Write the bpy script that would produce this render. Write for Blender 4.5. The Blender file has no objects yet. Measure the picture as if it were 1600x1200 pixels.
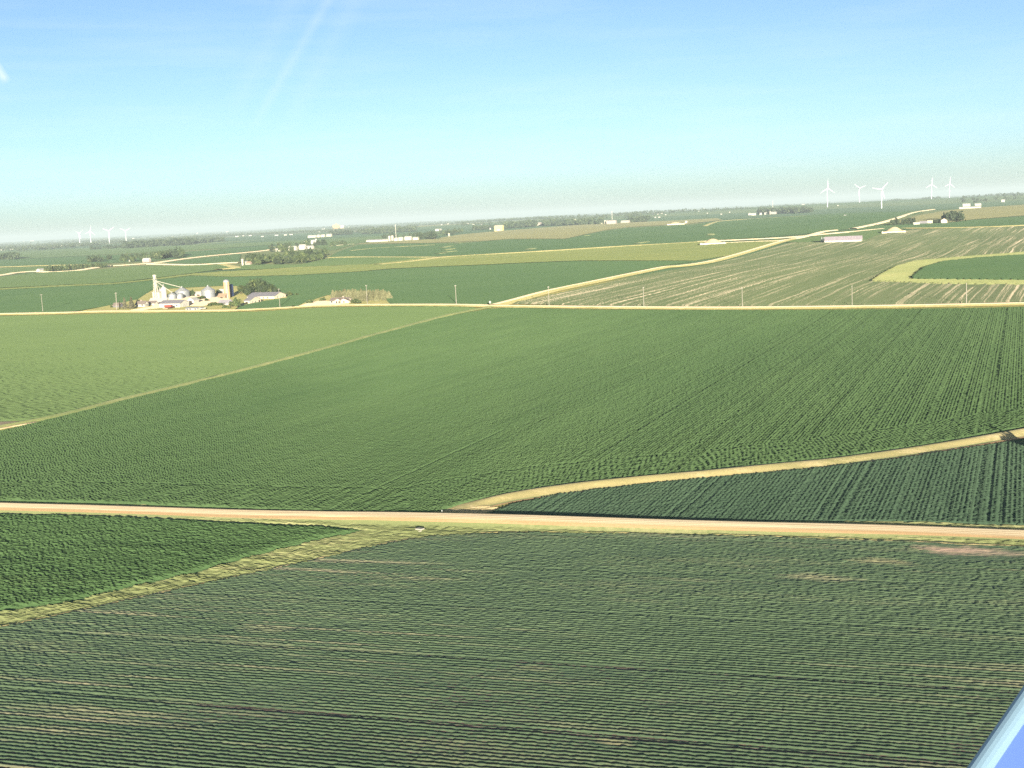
SKY_AIR, SKY_DUST, SKY_OZ, SKY_STR = 0.5, 1.0, 1.4, 0.067
SKY_SAT, SKY_TINT, SKY_PALE = 1.0, (0.98, 1.03, 0.97), (5, 5.4, 5.6)
HAZE, HAZE_COL = 1.0e-4, (0.62, 0.85, 1.0, 1)
EXPO = 1.65
C_SOY = ((0.035, 0.062, 0.026), (0.075, 0.115, 0.05), (0.24, 0.22, 0.11))
C_CORN = ((0.030, 0.070, 0.020), (0.060, 0.125, 0.035), (0.12, 0.14, 0.05))
C_CORN2 = ((0.028, 0.062, 0.020), (0.060, 0.115, 0.036), (0.13, 0.13, 0.05))
C_BEAN = ((0.028, 0.055, 0.026), (0.055, 0.095, 0.046), (0.12, 0.12, 0.07))
C_LIGHT = ((0.065, 0.105, 0.035), (0.105, 0.15, 0.05), (0.19, 0.19, 0.075))
C_FDK = ((0.040, 0.078, 0.032), (0.058, 0.100, 0.040), (0.10, 0.13, 0.05))
C_FMD = ((0.055, 0.092, 0.036), (0.080, 0.118, 0.045), (0.14, 0.15, 0.06))
C_FOL = ((0.095, 0.125, 0.040), (0.145, 0.165, 0.055), (0.26, 0.23, 0.09))
C_FTN = ((0.15, 0.14, 0.065), (0.21, 0.185, 0.085), (0.27, 0.22, 0.11))
C_FYL = ((0.22, 0.24, 0.07), (0.31, 0.31, 0.10), (0.40, 0.36, 0.14))
DENOISE = True
LEAN_FAR = 3.2
DENOISE = False
C_SOY = ((0.045, 0.078, 0.036), (0.085, 0.128, 0.060), (0.24, 0.22, 0.11))
C_CORN = ((0.040, 0.092, 0.028), (0.078, 0.150, 0.045), (0.12, 0.14, 0.05))
PANEL_TRIM, PANEL_C = (0.30, 0.42, 0.55), (0.06, 0.13, 0.42)
LEAN_FAR = 8.0
SUN_COL = (1.0, 0.89, 0.70)
C_SOY = ((0.048, 0.080, 0.044), (0.082, 0.122, 0.066), (0.22, 0.20, 0.12))
C_CORN = ((0.044, 0.100, 0.034), (0.080, 0.155, 0.052), (0.12, 0.14, 0.05))
C_LIGHT = ((0.080, 0.130, 0.046), (0.115, 0.165, 0.058), (0.19, 0.19, 0.075))
GF, FRONT = 0.75, 0.22
HAZE, HAZE_COL = 8e-5, (0.62, 0.85, 1.0, 1)
C_CORN = ((0.036, 0.080, 0.026), (0.066, 0.125, 0.040), (0.12, 0.14, 0.05))
C_LIGHT = ((0.060, 0.100, 0.034), (0.090, 0.130, 0.044), (0.17, 0.17, 0.07))
EXPO, SKY_STR = 1.8, 0.062
HAZE, HAZE_COL = 9e-5, (0.62, 0.85, 1.0, 1)
C_LIGHT = ((0.066, 0.108, 0.034), (0.098, 0.142, 0.046), (0.17, 0.17, 0.07))
SKY_AIR, SKY_DUST, SKY_OZ, SKY_STR = 0.5, 1.2, 1.0, 0.058
SKY_TINT = (1.0, 0.98, 0.94)
C_CORN = ((0.042, 0.090, 0.030), (0.075, 0.138, 0.046), (0.12, 0.14, 0.05))
C_LIGHT = ((0.090, 0.132, 0.044), (0.130, 0.172, 0.058), (0.20, 0.20, 0.08))
C_CORN2 = ((0.038, 0.078, 0.030), (0.070, 0.125, 0.046), (0.13, 0.13, 0.05))
C_BEAN = ((0.034, 0.064, 0.034), (0.062, 0.105, 0.054), (0.12, 0.12, 0.07))
C_FDK = ((0.046, 0.088, 0.038), (0.066, 0.112, 0.046), (0.10, 0.13, 0.05))
C_FMD = ((0.070, 0.112, 0.046), (0.098, 0.140, 0.056), (0.15, 0.16, 0.065))
C_FOL = ((0.12, 0.150, 0.050), (0.175, 0.190, 0.066), (0.28, 0.25, 0.10))
C_FTN = ((0.21, 0.19, 0.09), (0.28, 0.235, 0.11), (0.33, 0.27, 0.14))
SKY_AIR, SKY_DUST, SKY_OZ, SKY_STR = 0.5, 1.2, 1.1, 0.066
SKY_TINT = (1.0, 1.0, 0.96)
SKY_AIR, SKY_DUST, SKY_OZ, SKY_STR = 0.5, 1.2, 1.25, 0.0615
SKY_TINT = (0.98, 0.98, 0.95)
HAZE, HAZE_COL = 8.5e-5, (0.74, 0.86, 0.92, 1)
C_LIGHT = ((0.088, 0.140, 0.050), (0.122, 0.182, 0.064), (0.19, 0.20, 0.08))
C_FYL = ((0.20, 0.225, 0.095), (0.28, 0.29, 0.13), (0.37, 0.34, 0.17))
C_FDK = ((0.052, 0.098, 0.044), (0.074, 0.124, 0.052), (0.10, 0.13, 0.05))
C_SOY = ((0.052, 0.086, 0.048), (0.088, 0.130, 0.071), (0.22, 0.20, 0.12))
PANEL_TRIM, PANEL_C = (0.17, 0.27, 0.37), (0.085, 0.165, 0.47)
DROUGH = 0.5
HAZE, HAZE_COL = 8.5e-5, (0.52, 0.66, 0.71, 1)
C_LIGHT = ((0.066, 0.110, 0.038), (0.096, 0.145, 0.050), (0.16, 0.17, 0.07))
C_CORN = ((0.036, 0.082, 0.028), (0.066, 0.125, 0.042), (0.12, 0.14, 0.05))
C_FDK = ((0.040, 0.078, 0.036), (0.058, 0.098, 0.043), (0.10, 0.12, 0.05))
C_FMD = ((0.056, 0.092, 0.040), (0.078, 0.116, 0.047), (0.13, 0.14, 0.06))
C_FOL = ((0.090, 0.118, 0.044), (0.130, 0.150, 0.055), (0.21, 0.19, 0.08))
C_FTN = ((0.145, 0.135, 0.068), (0.195, 0.170, 0.083), (0.24, 0.20, 0.10))
C_FYL = ((0.15, 0.175, 0.075), (0.21, 0.225, 0.10), (0.29, 0.27, 0.13))
HAZE_COL = (0.60, 0.74, 0.75, 1)
SKY_TINT = (0.99, 0.98, 0.93)
C_LIGHT = ((0.072, 0.104, 0.042), (0.100, 0.134, 0.054), (0.15, 0.16, 0.07))
C_CORN = ((0.040, 0.078, 0.031), (0.068, 0.115, 0.046), (0.11, 0.13, 0.05))
PANEL_TRIM, PANEL_C = (0.15, 0.24, 0.33), (0.068, 0.125, 0.40)
HAZE_COL = (0.56, 0.70, 0.72, 1)
SKY_STR, SKY_TINT = 0.066, (0.97, 1.02, 0.93)
C_LIGHT = ((0.066, 0.106, 0.041), (0.092, 0.136, 0.053), (0.14, 0.16, 0.065))
C_FTN = ((0.125, 0.13, 0.064), (0.165, 0.16, 0.078), (0.20, 0.18, 0.09))
HAZE_COL = (0.63, 0.75, 0.79, 1)
SKY_AIR, SKY_DUST, SKY_OZ, SKY_STR = 0.5, 1.1, 1.15, 0.0625
SKY_TINT = (1.0, 0.985, 0.95)
EXPO = 1.72
HAZE, HAZE_COL = 6.8e-5, (0.60, 0.73, 0.80, 1)
SKY_STR, SKY_TINT = 0.066, (0.94, 1.0, 0.95)
C_BEAN = ((0.032, 0.062, 0.038), (0.058, 0.098, 0.058), (0.12, 0.12, 0.07))
import bpy, bmesh, math, random
import numpy as np
from mathutils import Vector, Matrix
rnd = random.Random(7)
R = math.radians
scene = bpy.context.scene
COL = scene.collection

# ------------------------------------------------------------------ camera
F_PX, CAM_H = 1900.0, 52.0                     # focal length in pixels of the 1600 px wide photo, height over ground
PITCH, ROLL = math.atan(262.7/1900), R(2.79)
FWD = Vector((0, math.cos(PITCH), -math.sin(PITCH)))
R0 = Vector((1, 0, 0)); U0 = Vector((0, math.sin(PITCH), math.cos(PITCH)))
CR = R0*math.cos(ROLL) - U0*math.sin(ROLL)
CU = R0*math.sin(ROLL) + U0*math.cos(ROLL)
CAM = Vector((0, 0, CAM_H))
cam_d = bpy.data.cameras.new('camera'); cam = bpy.data.objects.new('camera', cam_d); COL.objects.link(cam)
m = Matrix(((CR.x, CU.x, -FWD.x), (CR.y, CU.y, -FWD.y), (CR.z, CU.z, -FWD.z))).to_4x4()
m.translation = CAM
cam.matrix_world = m
cam_d.sensor_width = 36; cam_d.lens = 36*F_PX/1600
cam_d.clip_start = 0.1; cam_d.clip_end = 200000
scene.camera = cam

# ------------------------------------------------------------------ noise and terrain
def _hash(ix, iy, seed):
    h = (ix.astype(np.int64)*374761393 + iy.astype(np.int64)*668265263 + seed*1442695041) & 0xFFFFFFFF
    h = ((h ^ (h >> 13))*1274126177) & 0xFFFFFFFF
    h = ((h ^ (h >> 16))*2246822519) & 0xFFFFFFFF
    return ((h ^ (h >> 15)) & 0xFFFFFF)/float(0xFFFFFF)
def vnoise(x, y, seed=0):
    x = np.asarray(x, float); y = np.asarray(y, float)
    ix = np.floor(x); iy = np.floor(y); fx = x-ix; fy = y-iy
    fx = fx*fx*(3-2*fx); fy = fy*fy*(3-2*fy)
    a = _hash(ix, iy, seed); b = _hash(ix+1, iy, seed); c = _hash(ix, iy+1, seed); d = _hash(ix+1, iy+1, seed)
    return (a*(1-fx)+b*fx)*(1-fy)+(c*(1-fx)+d*fx)*fy
def sstep(a, b, t):
    t = np.clip((t-a)/(b-a), 0, 1); return t*t*(3-2*t)
def _hill(x, y, d, az, h, s1, s2):
    a = R(az); cx, cy = d*math.sin(a), d*math.cos(a)
    u = (x-cx)*math.sin(a)+(y-cy)*math.cos(a); v = (x-cx)*math.cos(a)-(y-cy)*math.sin(a)
    return h*np.exp(-0.5*((u/s1)**2+(v/s2)**2))
def T(x, y):
    x = np.asarray(x, float); y = np.asarray(y, float)
    r = np.hypot(x, y)
    z = _hill(x, y, 3000, 20.5, 13, 800, 800) + _hill(x, y, 8000, 17, 33, 2000, 2200)
    und = (np.sin(x/71.0+y/190.0+0.7)*0.5+np.sin(x/143.0-y/97.0+2.1)*0.8)
    z = z + und*1.0*sstep(330, 600, r)*(1-sstep(1200, 2200, r))
    far = sstep(7000, 13000, r)
    z = z + far*(vnoise(x/2600, y/2600, 5)-0.45)*34
    return z
def T1(x, y): return float(T(x, y))
def ray(px, py):
    return (FWD*F_PX + CR*(px-800) + CU*(600-py)).normalized()
def ground(px, py, dmax=42000):
    d = ray(px, py); t = 40.0; pt = None
    while t < dmax:
        p = CAM+d*t
        if p.z < T1(p.x, p.y):
            a, b = (pt or 1), t
            for _ in range(30):
                c = (a+b)/2; p = CAM+d*c
                if p.z < T1(p.x, p.y): b = c
                else: a = c
            p = CAM+d*b
            return Vector((p.x, p.y, T1(p.x, p.y)))
        pt = t; t *= 1.02
    d2 = Vector((d.x, d.y, 0)).normalized()*dmax
    return Vector((d2.x, d2.y, T1(d2.x, d2.y)))
def at_dist(px, py, dist):                      # the ground under picture column px at a known distance
    d = ray(px, py); d = Vector((d.x, d.y, 0)).normalized()*dist
    return Vector((d.x, d.y, T1(d.x, d.y)))
def G2(pts): return [tuple(ground(*p)[:2]) for p in pts]
def kpx(p): return (Vector(p)-CAM).dot(FWD)/F_PX  # metres per photo pixel there

a0, a1 = ground(775, 478), ground(1225, 376)
NS = math.atan2(a1.x-a0.x, a1.y-a0.y)           # heading of the north-south road
b0, b1 = ground(0, 793), ground(1600, 836)
EW = math.atan2(b1.x-b0.x, b1.y-b0.y)
GRID = R(21)                                    # farms are laid out on the section grid
print('NS', math.degrees(NS), 'EW', math.degrees(EW), 'road d', b0, b1, a0, a1)

# ------------------------------------------------------------------ properties, objects
def tag(o, label=None, cat=None, group=None, kind=None):
    if label: o['label'] = label
    if cat: o['category'] = cat
    if group: o['group'] = group
    if kind: o['kind'] = kind
    return o
def empty(name, loc, rz=0, label=None, cat=None, group=None):
    o = bpy.data.objects.new(name, None); COL.objects.link(o)
    o.location = loc; o.rotation_euler = (0, 0, rz); o.empty_display_size = 0.5
    return tag(o, label, cat, group)
def link_mesh(name, me, parent=None):
    o = bpy.data.objects.new(name, me); COL.objects.link(o)
    if parent: o.parent = parent
    return o
def np_mesh(name, verts, faces, mats, mat_idx=None, smooth=False):
    """verts (n,3), faces (m,k) all of k corners"""
    me = bpy.data.meshes.new(name)
    verts = np.asarray(verts, np.float32); faces = np.asarray(faces, np.int32)
    n, k = faces.shape
    me.vertices.add(len(verts)); me.vertices.foreach_set('co', verts.ravel())
    me.loops.add(n*k); me.loops.foreach_set('vertex_index', faces.ravel())
    me.polygons.add(n)
    me.polygons.foreach_set('loop_start', np.arange(0, n*k, k, dtype=np.int32))
    try: me.polygons.foreach_set('loop_total', np.full(n, k, dtype=np.int32))
    except Exception: pass
    for mt in (mats if isinstance(mats, (list, tuple)) else [mats]): me.materials.append(mt)
    if mat_idx is not None: me.polygons.foreach_set('material_index', np.asarray(mat_idx, np.int32))
    if smooth: me.polygons.foreach_set('use_smooth', np.ones(n, bool))
    me.update(calc_edges=True); me.validate()
    return me

class MB:
    """collects shapes for one mesh"""
    def __init__(s): s.bm = bmesh.new()
    def box(s, x0, x1, y0, y1, z0, z1, rot=None):
        M = Matrix.Translation(((x0+x1)/2, (y0+y1)/2, (z0+z1)/2)) @ Matrix.Diagonal((x1-x0, y1-y0, z1-z0, 1))
        if rot is not None: M = rot @ M
        bmesh.ops.create_cube(s.bm, size=1, matrix=M); return s
    def cyl(s, x, y, z0, z1, r0, r1=None, n=16, caps=True):
        r1 = r0 if r1 is None else r1
        bmesh.ops.create_cone(s.bm, cap_ends=caps, cap_tris=False, segments=n, radius1=r0, radius2=max(r1, 1e-4),
                              depth=z1-z0, matrix=Matrix.Translation((x, y, (z0+z1)/2))); return s
    def bar(s, a, b, r, n=6, r1=None):
        a, b = Vector(a), Vector(b); d = b-a
        M = Matrix.Translation((a+b)/2) @ d.to_track_quat('Z', 'Y').to_matrix().to_4x4()
        bmesh.ops.create_cone(s.bm, cap_ends=True, segments=n, radius1=r, radius2=r if r1 is None else r1, depth=d.length, matrix=M); return s
    def lathe(s, prof, n=20, x=0, y=0):
        rings = []
        for r, z in prof:
            rings.append([s.bm.verts.new((x+r*math.cos(2*math.pi*i/n), y+r*math.sin(2*math.pi*i/n), z)) for i in range(n)])
        for A, B in zip(rings, rings[1:]):
            for i in range(n): s.bm.faces.new((A[i], A[(i+1) % n], B[(i+1) % n], B[i]))
        s.bm.faces.new(rings[-1]); s.bm.faces.new(rings[0][::-1]); return s
    def prism(s, poly, x0, x1):                  # poly in (y, z), swept along x
        A = [s.bm.verts.new((x0, y, z)) for y, z in poly]; B = [s.bm.verts.new((x1, y, z)) for y, z in poly]
        n = len(poly); s.bm.faces.new(A[::-1]); s.bm.faces.new(B)
        for i in range(n): s.bm.faces.new((A[i], A[(i+1) % n], B[(i+1) % n], B[i]))
        return s
    def sphere(s, x, y, z, r, sz=1.0, n=10):
        bmesh.ops.create_uvsphere(s.bm, u_segments=n, v_segments=max(4, n//2), radius=r,
                                  matrix=Matrix.Translation((x, y, z)) @ Matrix.Diagonal((1, 1, sz, 1))); return s
    def mesh(s, name, mat, smooth=False):
        bmesh.ops.recalc_face_normals(s.bm, faces=s.bm.faces)
        me = bpy.data.meshes.new(name); s.bm.to_mesh(me); s.bm.free(); me.materials.append(mat)
        if smooth:
            for p in me.polygons: p.use_smooth = True
        return me
    def build(s, name, mat, parent=None, smooth=False): return link_mesh(name, s.mesh(name, mat, smooth), parent)

def dup(root, loc=None, rz=None, sc=None, label=None, group=None):
    r = root.copy(); COL.objects.link(r)
    if loc is not None: r.location = loc
    if rz is not None: r.rotation_euler = (0, 0, rz)
    if sc is not None: r.scale = sc if hasattr(sc, '__len__') else (sc, sc, sc)
    if label: r['label'] = label
    if group: r['group'] = group
    for ch in root.children:
        c = ch.copy(); COL.objects.link(c); c.parent = r
        for g in ch.children:
            d = g.copy(); COL.objects.link(d); d.parent = c
    return r

# ------------------------------------------------------------------ materials
def new_mat(name):
    mt = bpy.data.materials.new(name); mt.use_nodes = True
    nt = mt.node_tree; nt.nodes.clear()
    out = nt.nodes.new('ShaderNodeOutputMaterial'); b = nt.nodes.new('ShaderNodeBsdfPrincipled')
    nt.links.new(b.outputs[0], out.inputs[0])
    return mt, nt, b
def node(nt, typ, **kw):
    n = nt.nodes.new(typ)
    for k, v in kw.items():
        if k in n.bl_rna.properties: setattr(n, k, v)
        else: n.inputs[k].default_value = v
    return n
def pos_coord(nt, rot=0.0, scale=(1, 1, 1)):
    g = node(nt, 'ShaderNodeNewGeometry')
    mp = node(nt, 'ShaderNodeMapping'); mp.vector_type = 'POINT'
    mp.inputs['Rotation'].default_value = (0, 0, rot); 
    sc = node(nt, 'ShaderNodeVectorMath', operation='MULTIPLY'); sc.inputs[1].default_value = scale
    nt.links.new(g.outputs['Position'], mp.inputs[0]); nt.links.new(mp.outputs[0], sc.inputs[0])
    return sc.outputs[0]
def noise(nt, vec, scale, detail=4, rough=0.55, dist=0.0):
    n = node(nt, 'ShaderNodeTexNoise'); n.inputs['Scale'].default_value = scale
    n.inputs['Detail'].default_value = detail; n.inputs['Roughness'].default_value = rough; n.inputs['Distortion'].default_value = dist
    nt.links.new(vec, n.inputs['Vector']); return n.outputs[0]
def ramp(nt, fac, stops):
    r = node(nt, 'ShaderNodeValToRGB'); e = r.color_ramp.elements
    while len(e) < len(stops): e.new(0.5)
    for el, (p, c) in zip(e, stops):
        el.position = p; el.color = (c[0], c[1], c[2], 1) if hasattr(c, '__len__') else (c, c, c, 1)
    nt.links.new(fac, r.inputs[0]); return r.outputs[0]
def mix(nt, fac, a, b, blend='MIX'):
    n = node(nt, 'ShaderNodeMix'); n.data_type = 'RGBA'; n.blend_type = blend; n.clamp_factor = True
    for sock, v in ((n.inputs[0], fac), (n.inputs[6], a), (n.inputs[7], b)):
        if hasattr(v, 'is_linked') or isinstance(v, bpy.types.NodeSocket): nt.links.new(v, sock)
        elif hasattr(v, '__len__'): sock.default_value = (v[0], v[1], v[2], 1)
        else: sock.default_value = v
    return n.outputs[2]
def math_n(nt, op, a, b=None, c=None):
    n = node(nt, 'ShaderNodeMath', operation=op)
    for i, v in enumerate((a, b, c)):
        if v is None: continue
        if isinstance(v, bpy.types.NodeSocket): nt.links.new(v, n.inputs[i])
        else: n.inputs[i].default_value = v
    return n.outputs[0]
def bump(nt, b, height, strength, dist):
    n = node(nt, 'ShaderNodeBump'); n.inputs['Strength'].default_value = strength; n.inputs['Distance'].default_value = dist
    nt.links.new(height, n.inputs['Height']); nt.links.new(n.outputs[0], b.inputs['Normal'])

def leaf_normals(nt, b, k, scale):
    """leaves (or clods, or stones) stand at all angles: spread the normals of each small cell"""
    if not k: return
    n = node(nt, 'ShaderNodeTexNoise'); n.inputs['Scale'].default_value = scale; n.inputs['Detail'].default_value = 1.5
    nt.links.new(pos_coord(nt), n.inputs['Vector'])
    s1 = node(nt, 'ShaderNodeVectorMath', operation='SUBTRACT'); nt.links.new(n.outputs['Color'], s1.inputs[0]); s1.inputs[1].default_value = (0.5, 0.5, 0.5)
    s2 = node(nt, 'ShaderNodeVectorMath', operation='MULTIPLY'); nt.links.new(s1.outputs[0], s2.inputs[0]); s2.inputs[1].default_value = (k, k, k*0.3)
    g = node(nt, 'ShaderNodeNewGeometry'); ad = node(nt, 'ShaderNodeVectorMath', operation='ADD')
    nt.links.new(g.outputs['Normal'], ad.inputs[0]); nt.links.new(s2.outputs[0], ad.inputs[1])
    nm = node(nt, 'ShaderNodeVectorMath', operation='NORMALIZE'); nt.links.new(ad.outputs[0], nm.inputs[0])
    nt.links.new(nm.outputs[0], b.inputs['Normal'])
def crop_mat(name, c_lo, c_hi, c_dry, dry=0.25, rot=0.0, patch=(0.012, 0.03), rough=0.75, grain=1.6, spec=0.25, lean=0.0, line=0.0):
    """a crop: two leaf tones, broad patches drawn out along the rows, dry or thin spots"""
    mt, nt, b = new_mat(name)
    v = pos_coord(nt, rot, (1, 0.3, 1))           # rotated so local y runs along the rows
    big = noise(nt, v, patch[0], 4, 0.6)
    mid = noise(nt, v, patch[1]*3, 5, 0.65)
    fine = noise(nt, pos_coord(nt), grain, 3, 0.7)
    f = math_n(nt, 'ADD', math_n(nt, 'MULTIPLY', big, 0.5), math_n(nt, 'MULTIPLY', mid, 0.3))
    f = math_n(nt, 'ADD', f, math_n(nt, 'MULTIPLY', fine, 0.35))
    col = ramp(nt, f, [(0.38, c_lo), (0.75, c_hi)])
    dn = noise(nt, pos_coord(nt, rot, (1, 0.16, 1)), patch[1]*2.2, 6, 0.7)
    dm = math_n(nt, 'MULTIPLY', dn, math_n(nt, 'ADD', math_n(nt, 'MULTIPLY', fine, 0.6), 0.7))
    df = ramp(nt, dm, [(0.60-dry*0.25, 0.0), (0.82-dry*0.25, 1.0)])
    col = mix(nt, math_n(nt, 'MULTIPLY', df, min(1, dry*2.4)), col, c_dry)
    if line:
        ln = noise(nt, pos_coord(nt, rot, (1, 0.02, 1)), 0.5, 3, 0.7)
        col = mix(nt, math_n(nt, 'MULTIPLY', ramp(nt, ln, [(0.52, 0.0), (0.7, 1.0)]), line), col, c_dry)
    nt.links.new(col, b.inputs['Base Color'])
    b.inputs['Roughness'].default_value = rough; b.inputs['Specular IOR Level'].default_value = spec
    b.inputs['Diffuse Roughness'].default_value = DROUGH
    if lean: leaf_normals(nt, b, lean, grain*1.7)
    return mt
def plain(name, c, rough=0.7, var=0.15, scale=0.6, spec=0.3, metal=0.0, bumpd=0.0, streak=None):
    mt, nt, b = new_mat(name)
    tc = node(nt, 'ShaderNodeTexCoord')
    v = tc.outputs['Object']
    if streak:
        s = node(nt, 'ShaderNodeVectorMath', operation='MULTIPLY'); s.inputs[1].default_value = streak
        nt.links.new(v, s.inputs[0]); v = s.outputs[0]
    n = noise(nt, v, scale, 5, 0.6)
    lo = tuple(x*(1-var) for x in c); hi = tuple(min(1, x*(1+var)) for x in c)
    nt.links.new(ramp(nt, n, [(0.3, lo), (0.7, hi)]), b.inputs['Base Color'])
    b.inputs['Roughness'].default_value = rough; b.inputs['Specular IOR Level'].default_value = spec
    b.inputs['Metallic'].default_value = metal
    if bumpd: bump(nt, b, n, 1.0, bumpd)
    return mt
# ------------------------------------------------------------------ light, sky, air
anti = ray(610, 592)                            # the antisolar point: shadows run towards it
SUN_EL = math.asin(-anti.z); SUN_DIR = -anti    # towards the sun
SUN_AZ = math.atan2(SUN_DIR.x, SUN_DIR.y)
print('sun el', math.degrees(SUN_EL), 'az', math.degrees(SUN_AZ))
sd = bpy.data.lights.new('sun', 'SUN'); so = bpy.data.objects.new('sun', sd); COL.objects.link(so)
so.rotation_euler = SUN_DIR.to_track_quat('Z', 'Y').to_euler(); so.location = (0, -50, 120)
sd.energy = 5.0; sd.angle = R(0.5); sd.color = SUN_COL
w = bpy.data.worlds.new('World'); scene.world = w; w.use_nodes = True
wn = w.node_tree; wn.nodes.clear()
sky = node(wn, 'ShaderNodeTexSky'); sky.sky_type = 'NISHITA'; sky.sun_disc = False
sky.sun_elevation = SUN_EL; sky.sun_rotation = SUN_AZ
sky.altitude = 300; sky.air_density = SKY_AIR; sky.dust_density = SKY_DUST; sky.ozone_density = SKY_OZ
bg = node(wn, 'ShaderNodeBackground'); bg.inputs[1].default_value = SKY_STR
wo = node(wn, 'ShaderNodeOutputWorld')
# faint pale streaks and a low milky veil mixed into the sky colour, fixed to the sky itself
tcw = node(wn, 'ShaderNodeTexCoord'); gv = tcw.outputs['Generated']
def dotn(vec):
    n = node(wn, 'ShaderNodeVectorMath', operation='DOT_PRODUCT'); wn.links.new(gv, n.inputs[0]); n.inputs[1].default_value = vec
    return n.outputs['Value']
def streak(p, q, width, strength):
    a, b = ray(*p), ray(*q); nrm = a.cross(b).normalized(); al = (b-a).normalized()
    d = math_n(wn, 'ABSOLUTE', dotn(nrm)); t0, t1 = a.dot(al), b.dot(al)
    across = ramp(wn, math_n(wn, 'DIVIDE', d, width), [(0.0, 1.0), (1.0, 0.0)])
    t = math_n(wn, 'DIVIDE', math_n(wn, 'SUBTRACT', dotn(al), t0), t1-t0)
    along = ramp(wn, t, [(0.0, 1.0), (0.75, 1.0), (1.0, 0.0)])
    front = math_n(wn, 'GREATER_THAN', dotn(tuple(FWD)), 0.5)
    return math_n(wn, 'MULTIPLY', math_n(wn, 'MULTIPLY', across, along), math_n(wn, 'MULTIPLY', front, strength))
cl = streak((520, -12), (386, 214), 0.0055, 0.12)
cl = math_n(wn, 'ADD', cl, streak((440, 30), (350, 200), 0.011, 0.05))
cl = math_n(wn, 'ADD', cl, streak((545, 20), (440, 215), 0.011, 0.06))
sv = node(wn, 'ShaderNodeVectorMath', operation='MULTIPLY'); sv.inputs[1].default_value = (3, 3, 34); wn.links.new(gv, sv.inputs[0])
cl = math_n(wn, 'ADD', cl, streak((-14, 92), (12, 130), 0.0045, 0.55))
veil = ramp(wn, noise(wn, sv.outputs[0], 2.2, 5, 0.6), [(0.45, 0.0), (0.8, 0.12)])
cl = math_n(wn, 'ADD', cl, veil)
skyc = sky.outputs[0]
hs = node(wn, 'ShaderNodeHueSaturation'); hs.inputs['Saturation'].default_value = SKY_SAT; hs.inputs['Value'].default_value = 1.0
wn.links.new(skyc, hs.inputs['Color'])
tint = mix(wn, 1.0, hs.outputs[0], SKY_TINT, 'MULTIPLY')
cm = mix(wn, cl, tint, SKY_PALE)
wn.links.new(cm, bg.inputs[0]); wn.links.new(bg.outputs[0], wo.inputs[0])

hz = MB(); hz.box(-48000, 48000, -3000, 48000, -20, 175)
hm = bpy.data.materials.new('haze_air'); hm.use_nodes = True; hm.node_tree.nodes.clear()
pv = node(hm.node_tree, 'ShaderNodeVolumePrincipled'); ho = node(hm.node_tree, 'ShaderNodeOutputMaterial')
pv.inputs['Density'].default_value = HAZE; pv.inputs['Color'].default_value = HAZE_COL; pv.inputs['Anisotropy'].default_value = 0.0
hm.node_tree.links.new(pv.outputs[0], ho.inputs['Volume'])
haze = hz.build('haze', hm); tag(haze, kind='stuff')

scene.view_settings.view_transform = 'Standard'; scene.view_settings.look = 'None'
scene.view_settings.exposure = EXPO; scene.view_settings.gamma = 1
scene.cycles.max_bounces = 4; scene.cycles.diffuse_bounces = 2; scene.cycles.glossy_bounces = 2
scene.cycles.transmission_bounces = 2; scene.cycles.volume_bounces = 0; scene.cycles.transparent_max_bounces = 8
scene.cycles.use_denoising = DENOISE
scene.cycles.sample_clamp_indirect = 4; scene.cycles.sample_clamp_direct = 10

# ------------------------------------------------------------------ ground sheet
def ground_mat():
    mt, nt, b = new_mat('farmland')
    v = pos_coord(nt, GRID)
    near = noise(nt, v, 0.35, 5, 0.65); mid = noise(nt, v, 0.03, 4, 0.6)
    c_grass = ramp(nt, math_n(nt, 'ADD', math_n(nt, 'MULTIPLY', near, 0.6), math_n(nt, 'MULTIPLY', mid, 0.4)),
                   [(0.35, (0.13, 0.145, 0.045)), (0.55, (0.22, 0.20, 0.075)), (0.72, (0.36, 0.29, 0.13))])
    # far away: a patchwork of square fields
    vo = node(nt, 'ShaderNodeTexVoronoi'); vo.distance = 'CHEBYCHEV'; vo.inputs['Scale'].default_value = 1/900; vo.inputs['Randomness'].default_value = 0.85
    sv2 = node(nt, 'ShaderNodeVectorMath', operation='MULTIPLY'); sv2.inputs[1].default_value = (0.55, 0.8, 0); nt.links.new(v, sv2.inputs[0])
    nt.links.new(sv2.outputs[0], vo.inputs['Vector'])
    sep = node(nt, 'ShaderNodeSeparateColor'); nt.links.new(vo.outputs['Color'], sep.inputs[0])
    c_f = ramp(nt, sep.outputs[0], [(0.0, (0.045, 0.085, 0.042)), (0.35, (0.060, 0.105, 0.048)), (0.6, (0.08, 0.125, 0.05)), (0.85, (0.12, 0.145, 0.06)), (1.0, (0.20, 0.19, 0.09))])
    c_f = mix(nt, math_n(nt, 'MULTIPLY', mid, 0.5), c_f, (0.055, 0.09, 0.04))
    g = node(nt, 'ShaderNodeNewGeometry'); ln = node(nt, 'ShaderNodeVectorMath', operation='LENGTH'); nt.links.new(g.outputs['Position'], ln.inputs[0])
    f = ramp(nt, math_n(nt, 'DIVIDE', ln.outputs['Value'], 2000), [(0.42, 0.0), (0.5, 1.0)])
    nt.links.new(mix(nt, f, c_grass, c_f), b.inputs['Base Color'])
    b.inputs['Roughness'].default_value = 0.9; b.inputs['Specular IOR Level'].default_value = 0.1; b.inputs['Diffuse Roughness'].default_value = DROUGH
    return mt
M_GROUND = ground_mat()
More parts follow.
